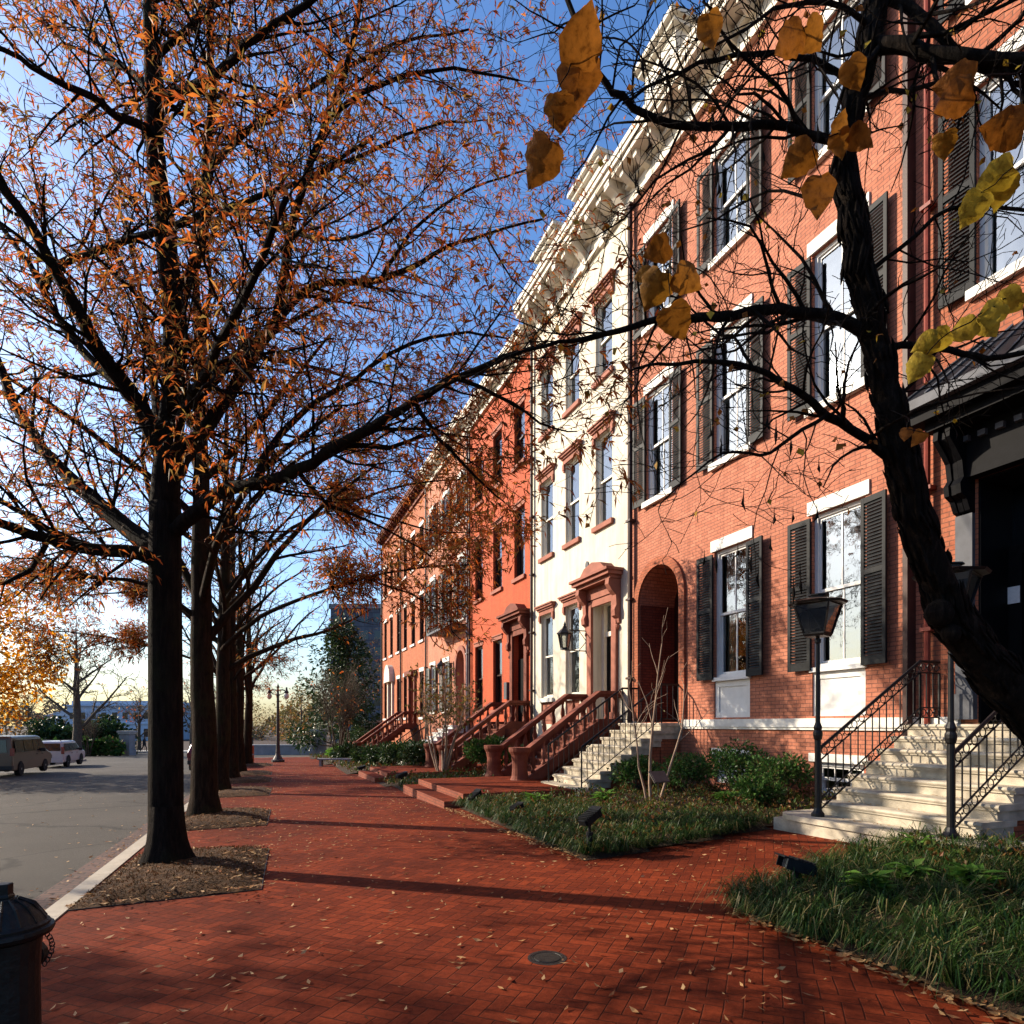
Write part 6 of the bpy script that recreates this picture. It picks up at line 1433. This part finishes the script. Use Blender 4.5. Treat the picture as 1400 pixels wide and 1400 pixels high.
def wall_lantern(t, off, z, s, lab, mount):
    p = fp(t, 0, z); root = empty('wall_lantern', p, pi / 2 + PH, lab, 'wall lantern'); f, gl = MB(), MB(); m = MB()
    m.box(-.03, .03, .004, .04, -.42, .40); m.tube([(0, .03, .30), (0, off, .30)], .018, 5); m.tube([(0, .03, -.34), (0, off, -.34)], .018, 5); m.tube([(0, .03, -.02), (0, off * .35, .28)], .012, 5); m.tube([(0, .03, -.04), (0, off * .35, -.32)], .012, 5); m.tube([(0, off * .55, -.34), (0, off * .55, .30)], .01, 5)
    m.build('bracket', 'iron', root); c = Vector((0, off, -.28)); lantern(f, gl, c, .13, .21, .44, 6, 0)
    f.lathe([(.15, -.04), (.13, 0), (.02, .01)], (0, off, -.29), 6); f.lathe([(.25, 0), (.26, .02), (.19, .09), (.11, .17), (.07, .20), (.075, .23), (.03, .27), (.045, .30), (.02, .36), (.005, .42)], (0, off, .16), 6)
    l = f.build('lantern', 'iron', root); gl.build('glass', 'window_glass', l)
wall_lantern(17.45, .80, 4.22, 1, 'black hanging lantern on an iron bracket on the cream house', 'iron'); wall_lantern(31.9, .7, 4.5, 1, 'black lantern on the pink house beside its arched door', 'iron')
p = at(900, 1100, 11.6); p.z = gz(p.x, p.y); root = empty('plant_marker', p, .2, 'small tilted metal plaque on a stake under the young bare tree', 'plant marker')
MB().tube([(0, 0, -.1), (0, 0, .55)], .012, 6).build('stake', 'iron', root); c = MB(); c.prism([(-.20, -.10, .50), (.20, -.10, .50), (.20, .06, .70), (-.20, .06, .70)], (0, -.012, .010)); c.prism([(-.18, -.106, .515), (.18, -.106, .515), (.18, .03, .685), (-.18, .03, .685)], (0, -.012, .010)); c.build('plaque', 'sign_plate', root)
p = gpt(748, 1310); root = empty('utility_cover', p, .3, 'small round iron utility cover set in the brick sidewalk', 'utility cover'); MB().lathe([(.145, -.03), (.145, .006), (.13, .008), (.128, .004), (.118, .004), (.116, .009), (.02, .010)], n=24).build('lid', 'hydrant_iron', root); MB().lathe([(.175, -.03), (.175, .005), (.150, .006), (.148, -.03)], n=24).build('ring', 'iron', root)
root.scale = (.78,) * 3
# twin-globe street lamp
p = gpt(380, 1042); root = empty('street_lamp', p, -TH, 'twin globe cast iron street lamp at the far end of the sidewalk', 'street lamp'); H = 4.75
MB().lathe([(.40, -.1), (.40, .14), (.30, .18), (.24, .30), (.17, .42), (.13, .55), (.14, .6), (.115, .82), (.095, H * .5), (.075, H - .62), (.11, H - .60), (.11, H - .52), (.07, H - .48), (.06, H - .10), (.10, H - .06), (.03, H + .12), (.01, H + .2)], n=12).build('post', 'lamp_iron', root)
m = MB(); m.tube([(-.52, 0, H - .3), (-.30, 0, H - .22), (0, 0, H - .25), (.30, 0, H - .22), (.52, 0, H - .3)], .04, 6); m.tube([(-.5, 0, H - .3), (-.3, 0, H - .48), (0, 0, H - .52), (.3, 0, H - .48), (.5, 0, H - .3)], .025, 5)
ar = m.build('arm', 'lamp_iron', root)
for s in (-1, 1):
    MB().lathe([(.05, .28), (.07, .10), (.13, .0), (.15, -.06), (.10, -.10)], (s * .54, 0, H - .34), 10).build('holder', 'lamp_iron', root); MB().lathe([(.07, -.10), (.13, -.17), (.155, -.27), (.135, -.37), (.07, -.45), (.02, -.48)], (s * .54, 0, H - .34), 14).build('globe', 'globe', root, smooth=True)
p = gpt(343, 1046); p.x -= .0; root = empty('road_work_board', p, -TH, 'orange board on a post beside the farthest street tree', 'barrier board')
MB().tube([(-.22, 0, 0), (-.22, 0, 1.12)], .035, 6).tube([(-.22, .3, 0), (-.22, 0, .6)], .02, 5).build('post', 'portico_grey', root); MB().box(-.17, .17, -.03, .03, .62, 1.1).box(-.17, .17, -.03, .03, .2, .56).build('board', 'orange_board', root); MB().box(-.17, .17, -.036, -.031, .57, .63).box(-.19, -.172, -.04, .04, .18, 1.12).build('reflective_band', 'plate_white', root)
p = gpt(441, 1048); root = empty('bench', p, -TH, 'low dark bench beside the far end of the sidewalk', 'bench'); MB().box(-.3, 1.5, 0, .45, .34, .42).build('seat', 'grey_stone', root)
for x in (-.2, 1.3): MB().box(x, x + .12, .05, .4, -.1, .338).build('leg', 'grey_stone', root)
# ---------------------------------------------------------------- vehicles
def wheel(root, x, y, r, w, name='wheel'):
    o = empty(name, (x, y, r)); o.parent = root; s = 1 if x > 0 else -1
    def disc(prof, mat, nm):
        m = MB(); M_ = [(rr, z) for rr, z in prof]; m.lathe(M_, n=20); m.v = [(s * z, a, b) for a, b, z in m.v]; m.build(nm, mat, o)
    disc([(r * .62, -w / 2), (r * .95, -w / 2), (r, -w * .35), (r, w * .35), (r * .95, w / 2), (r * .62, w / 2)], 'tyre', 'tyre'); disc([(r * .1, w * .3), (r * .6, w * .36), (r * .63, w * .5), (r * .55, w * .42), (r * .3, w * .36), (r * .15, w * .5), (r * .02, w * .52)], 'rim', 'rim')
def vehicle(name, cat, label, loc, rz, s, L, Wd, prof, glass_rear, sides, paint, wy, r, tail, rack=False, roofin=.16):
    """prof: side outline (y, z) of the body, rear at y=0; upper part leans in above the belt"""
    root = empty(name, loc, rz, label, cat, 'vehicles parked along the street'); root.scale = (s,) * 3; belt = prof['belt']; H = prof['H']
    # lofted shell: rows of z, each with half width
    out = prof['outline']; m = MB(); n = len(out)
    def hw(z): return Wd / 2 - (0.05 if z < .45 else 0) - (0 if z < belt else roofin * ((z - belt) / (H - belt)) ** 1.2)
    vs = []
    for sgn, sc in ((-1, 1), (-1, .92), (1, .92), (1, 1)):
        for (y, z) in out:
            inset = (1 - sc); cy, cz = L / 2, H * .5
            x = sgn * (hw(z) - (0 if sc < 1 else 0)); vs.append((x + (sgn * .0 if sc == 1 else sgn * .0), y, z))
    left = [(-hw(z), y, z) for y, z in out]; right = [(hw(z), y, z) for y, z in out]; i2 = .07
    cl = [(-hw(z) + i2, y + (.5 - (y > L / 2)) * -2 * .03 * (1 if y in (0, L) else 0), z + (.02 if z > H * .9 else 0)) for y, z in out]
    m.v = left + right; m.f = [tuple(range(n - 1, -1, -1)), tuple(range(n, 2 * n))] + [(i, (i + 1) % n, n + (i + 1) % n, n + i) for i in range(n)]
    body = m.build('body', paint, root)
    bv = body.modifiers.new('soft_edges', 'BEVEL'); bv.width = .07; bv.segments = 3; bv.limit_method = 'ANGLE'; bv.angle_limit = R_(25)
    for sgn in (-1, 1):
        for (P) in sides:
            g = MB(); q = [(sgn * (hw(z) + .006), y, z) for y, z in P]; g.prism(q, (sgn * .008, 0, 0)); g.build('window', 'car_glass', root)
        t = MB(); z0, z1 = tail; t.box(sgn * (Wd / 2 - .16), sgn * (Wd / 2 + .006), -.02, .10, z0, z1) if sgn > 0 else t.box(-(Wd / 2 + .006), -(Wd / 2 - .16), -.02, .10, z0, z1); t.build('tail_light', 'tail_red', root)
        MB().box(min(sgn * (Wd / 2), sgn * (Wd / 2 + .2)), max(sgn * (Wd / 2), sgn * (Wd / 2 + .2)), L * .68, L * .68 + .1, belt - .02, belt + .17).build('mirror', 'bumper', root)
        h = MB(); 
        for yy in prof['handles']: h.box(min(sgn * (Wd / 2 + .002), sgn * (Wd / 2 + .03)), max(sgn * (Wd / 2 + .002), sgn * (Wd / 2 + .03)), yy, yy + .18, belt - .16, belt - .12)
        h.build('handle', 'bumper', root)
        for y in wy:
            wheel(root, sgn * (Wd / 2 - .12), y, r, .24); MB().lathe([(r * 1.18, -.02), (r * 1.18, .0)], n=20).build('wheel_arch', 'tyre', root) if False else None
            a = MB(); c = [(sgn * (Wd / 2 - .049 if r * 1.15 < .45 else Wd / 2 + .002), y + r * 1.16 * math.cos(q), max(r + r * 1.16 * math.sin(q), .22)) for q in [pi * j / 12 for j in range(13)]]; a.prism(c, (sgn * .006, 0, 0)); a.build('wheel_arch', 'tyre', root)
    y0, z0, z1, w_ = glass_rear; g = MB()
    yb = lambda z: max(0, prof['rake'] * (z - belt))
    g.prism([(-w_, yb(z0) - .012, z0), (w_, yb(z0) - .012, z0), (w_ - .06, yb(z1) - .012, z1), (-w_ + .06, yb(z1) - .012, z1)], (0, -.008, 0)); g.build('rear_window', 'car_glass', root)
    MB().box(-Wd / 2 + .03, Wd / 2 - .03, -.13, .10, .38, .58).build('bumper', 'bumper' if not rack else paint, root); MB().box(-.27, .27, -.022, -.008, belt - .42, belt - .2).build('number_plate_panel', 'bumper', root); MB().box(-.17, .17, -.03, -.0225, belt - .38, belt - .24).build('number_plate', 'plate_white', root)
    if rack:
        k = MB()
        for sgn in (-1, 1): k.box(sgn * (Wd / 2 - .32) - .025, sgn * (Wd / 2 - .32) + .025, .3, L * .55, H + .04, H + .09); k.box(sgn * (Wd / 2 - .32) - .02, sgn * (Wd / 2 - .32) + .02, .4, .46, H - .02, H + .04); k.box(sgn * (Wd / 2 - .32) - .02, sgn * (Wd / 2 - .32) + .02, L * .5, L * .5 + .06, H - .02, H + .04)
        k.box(-Wd / 2 + .34, Wd / 2 - .34, .5, .56, H + .05, H + .08); k.build('roof_rack', 'bumper', root)
    return root
vx = -12.45; vehicle('van', 'van', 'tan passenger van parked at the left edge of the street', (vx, 33.7, -SL * 33.7 - .15), 0, .86, 5.6, 2.0,
    dict(belt=1.22, H=2.12, rake=.06, handles=(3.1, 3.9), outline=[(0, .42), (0, 1.22), (.06, 2.02), (.16, 2.12), (3.7, 2.12), (4.1, 2.05), (4.75, 1.28), (5.45, 1.08), (5.6, .9), (5.6, .42), (5.3, .3), (.2, .3)]), (0, 1.28, 1.92, .72),
    [[(.32, 1.28), (1.45, 1.28), (1.45, 1.92), (.36, 1.92)], [(1.52, 1.28), (2.75, 1.28), (2.75, 1.92), (1.52, 1.92)], [(2.82, 1.28), (3.5, 1.28), (3.5, 1.92), (2.82, 1.92)], [(3.58, 1.28), (4.62, 1.28), (4.1, 1.92), (3.58, 1.92)]], 'tan_paint', (1.05, 4.55), .37, (1.1, 1.5))
vx = -13.3; vehicle('suv', 'suv', 'silver suv with roof rack parked ahead of the tan van', (vx, 43.4, -SL * 43.4 - .15), 0, .84, 4.9, 1.95,
    dict(belt=1.12, H=1.86, rake=.14, handles=(1.6, 2.75), outline=[(0, .5), (0, 1.12), (.10, 1.76), (.25, 1.86), (2.7, 1.86), (3.0, 1.8), (3.7, 1.2), (4.6, 1.08), (4.9, .95), (4.9, .45), (4.7, .36), (.2, .36)]), (0, 1.18, 1.7, .78),
    [[(.32, 1.17), (1.25, 1.17), (1.25, 1.68), (.42, 1.68)], [(1.32, 1.17), (2.2, 1.17), (2.2, 1.68), (1.32, 1.68)], [(2.28, 1.17), (3.5, 1.17), (2.95, 1.68), (2.28, 1.68)]], 'silver_paint', (1.0, 3.9), .40, (.95, 1.45), True)
vehicle('car', 'car', 'grey and maroon parked car half hidden behind the third street tree', (-3.95, 35.0, -SL * 35 - .15), 0, .98, 4.5, 1.8,
    dict(belt=.98, H=1.48, rake=.5, handles=(1.5, 2.5), outline=[(0, .45), (0, .98), (.30, 1.40), (.55, 1.48), (2.3, 1.48), (2.6, 1.42), (3.3, .98), (4.3, .84), (4.5, .68), (4.5, .35), (4.3, .28), (.2, .28)]), (0, 1.02, 1.36, .66),
    [[(.55, 1.02), (1.4, 1.02), (1.4, 1.36), (.75, 1.36)], [(1.48, 1.02), (2.95, 1.02), (2.5, 1.36), (1.48, 1.36)]], 'maroon_paint', (.9, 3.55), .33, (.72, .95))
# ---------------------------------------------------------------- a walker across the street
def person(loc, rz, label):
    root = empty('person', loc, rz, label, 'person'); me = bpy.data.meshes.new('body'); J = [(0, 0, .93, .13), (0, .0, 1.15, .14), (0, -.02, 1.38, .16), (0, -.03, 1.50, .06), (0, -.05, 1.62, .095), (0, -.05, 1.72, .085),
        (.09, 0, .88, .10), (.10, -.20, .50, .07), (.10, -.22, .10, .05), (.10, -.34, .03, .04), (-.09, 0, .88, .10), (-.10, .10, .48, .07), (-.10, .38, .12, .05), (-.10, .30, .03, .04),
        (.20, -.02, 1.38, .06), (.25, .12, 1.12, .045), (.24, .02, .90, .035), (.24, -.03, .82, .03), (-.20, -.02, 1.38, .06), (-.25, -.16, 1.12, .045), (-.24, -.32, .98, .035), (-.24, -.38, .94, .03)]
    E_ = [(0, 1), (1, 2), (2, 3), (3, 4), (4, 5), (0, 6), (6, 7), (7, 8), (8, 9), (0, 10), (10, 11), (11, 12), (12, 13), (2, 14), (14, 15), (15, 16), (16, 17), (2, 18), (18, 19), (19, 20), (20, 21)]
    me.from_pydata([j[:3] for j in J], E_, []); o = put('body', me, root); me.materials.append(MATS['dark_cloth'])
    sk = o.modifiers.new('skin', 'SKIN'); me.skin_vertices[0].data[0].use_root = True
    for i, j in enumerate(J): me.skin_vertices[0].data[i].radius = (j[3], j[3])
    o.modifiers.new('smooth', 'SUBSURF').levels = 1; o.modifiers['smooth'].render_levels = 2
    hd = MB().lathe([(.02, 1.50), (.06, 1.54), (.088, 1.62), (.09, 1.68), (.075, 1.74), (.03, 1.77)], (0, -.065, 0), 14); hd.build('face', 'skin', root, smooth=True)
    MB().lathe([(.094, 1.64), (.10, 1.70), (.082, 1.765), (.03, 1.79)], (0, -.05, 0), 14).build('hair', 'dark_brown', root, smooth=True)
p = gpt(197, 1027.5); person(p, pi / 2 - TH, 'person in dark clothes striding past the first trunk across the street')
print('script time', round(time.time() - T0, 1), 'objects', len(bpy.data.objects), 'faces', sum(len(m.polygons) for m in bpy.data.meshes))
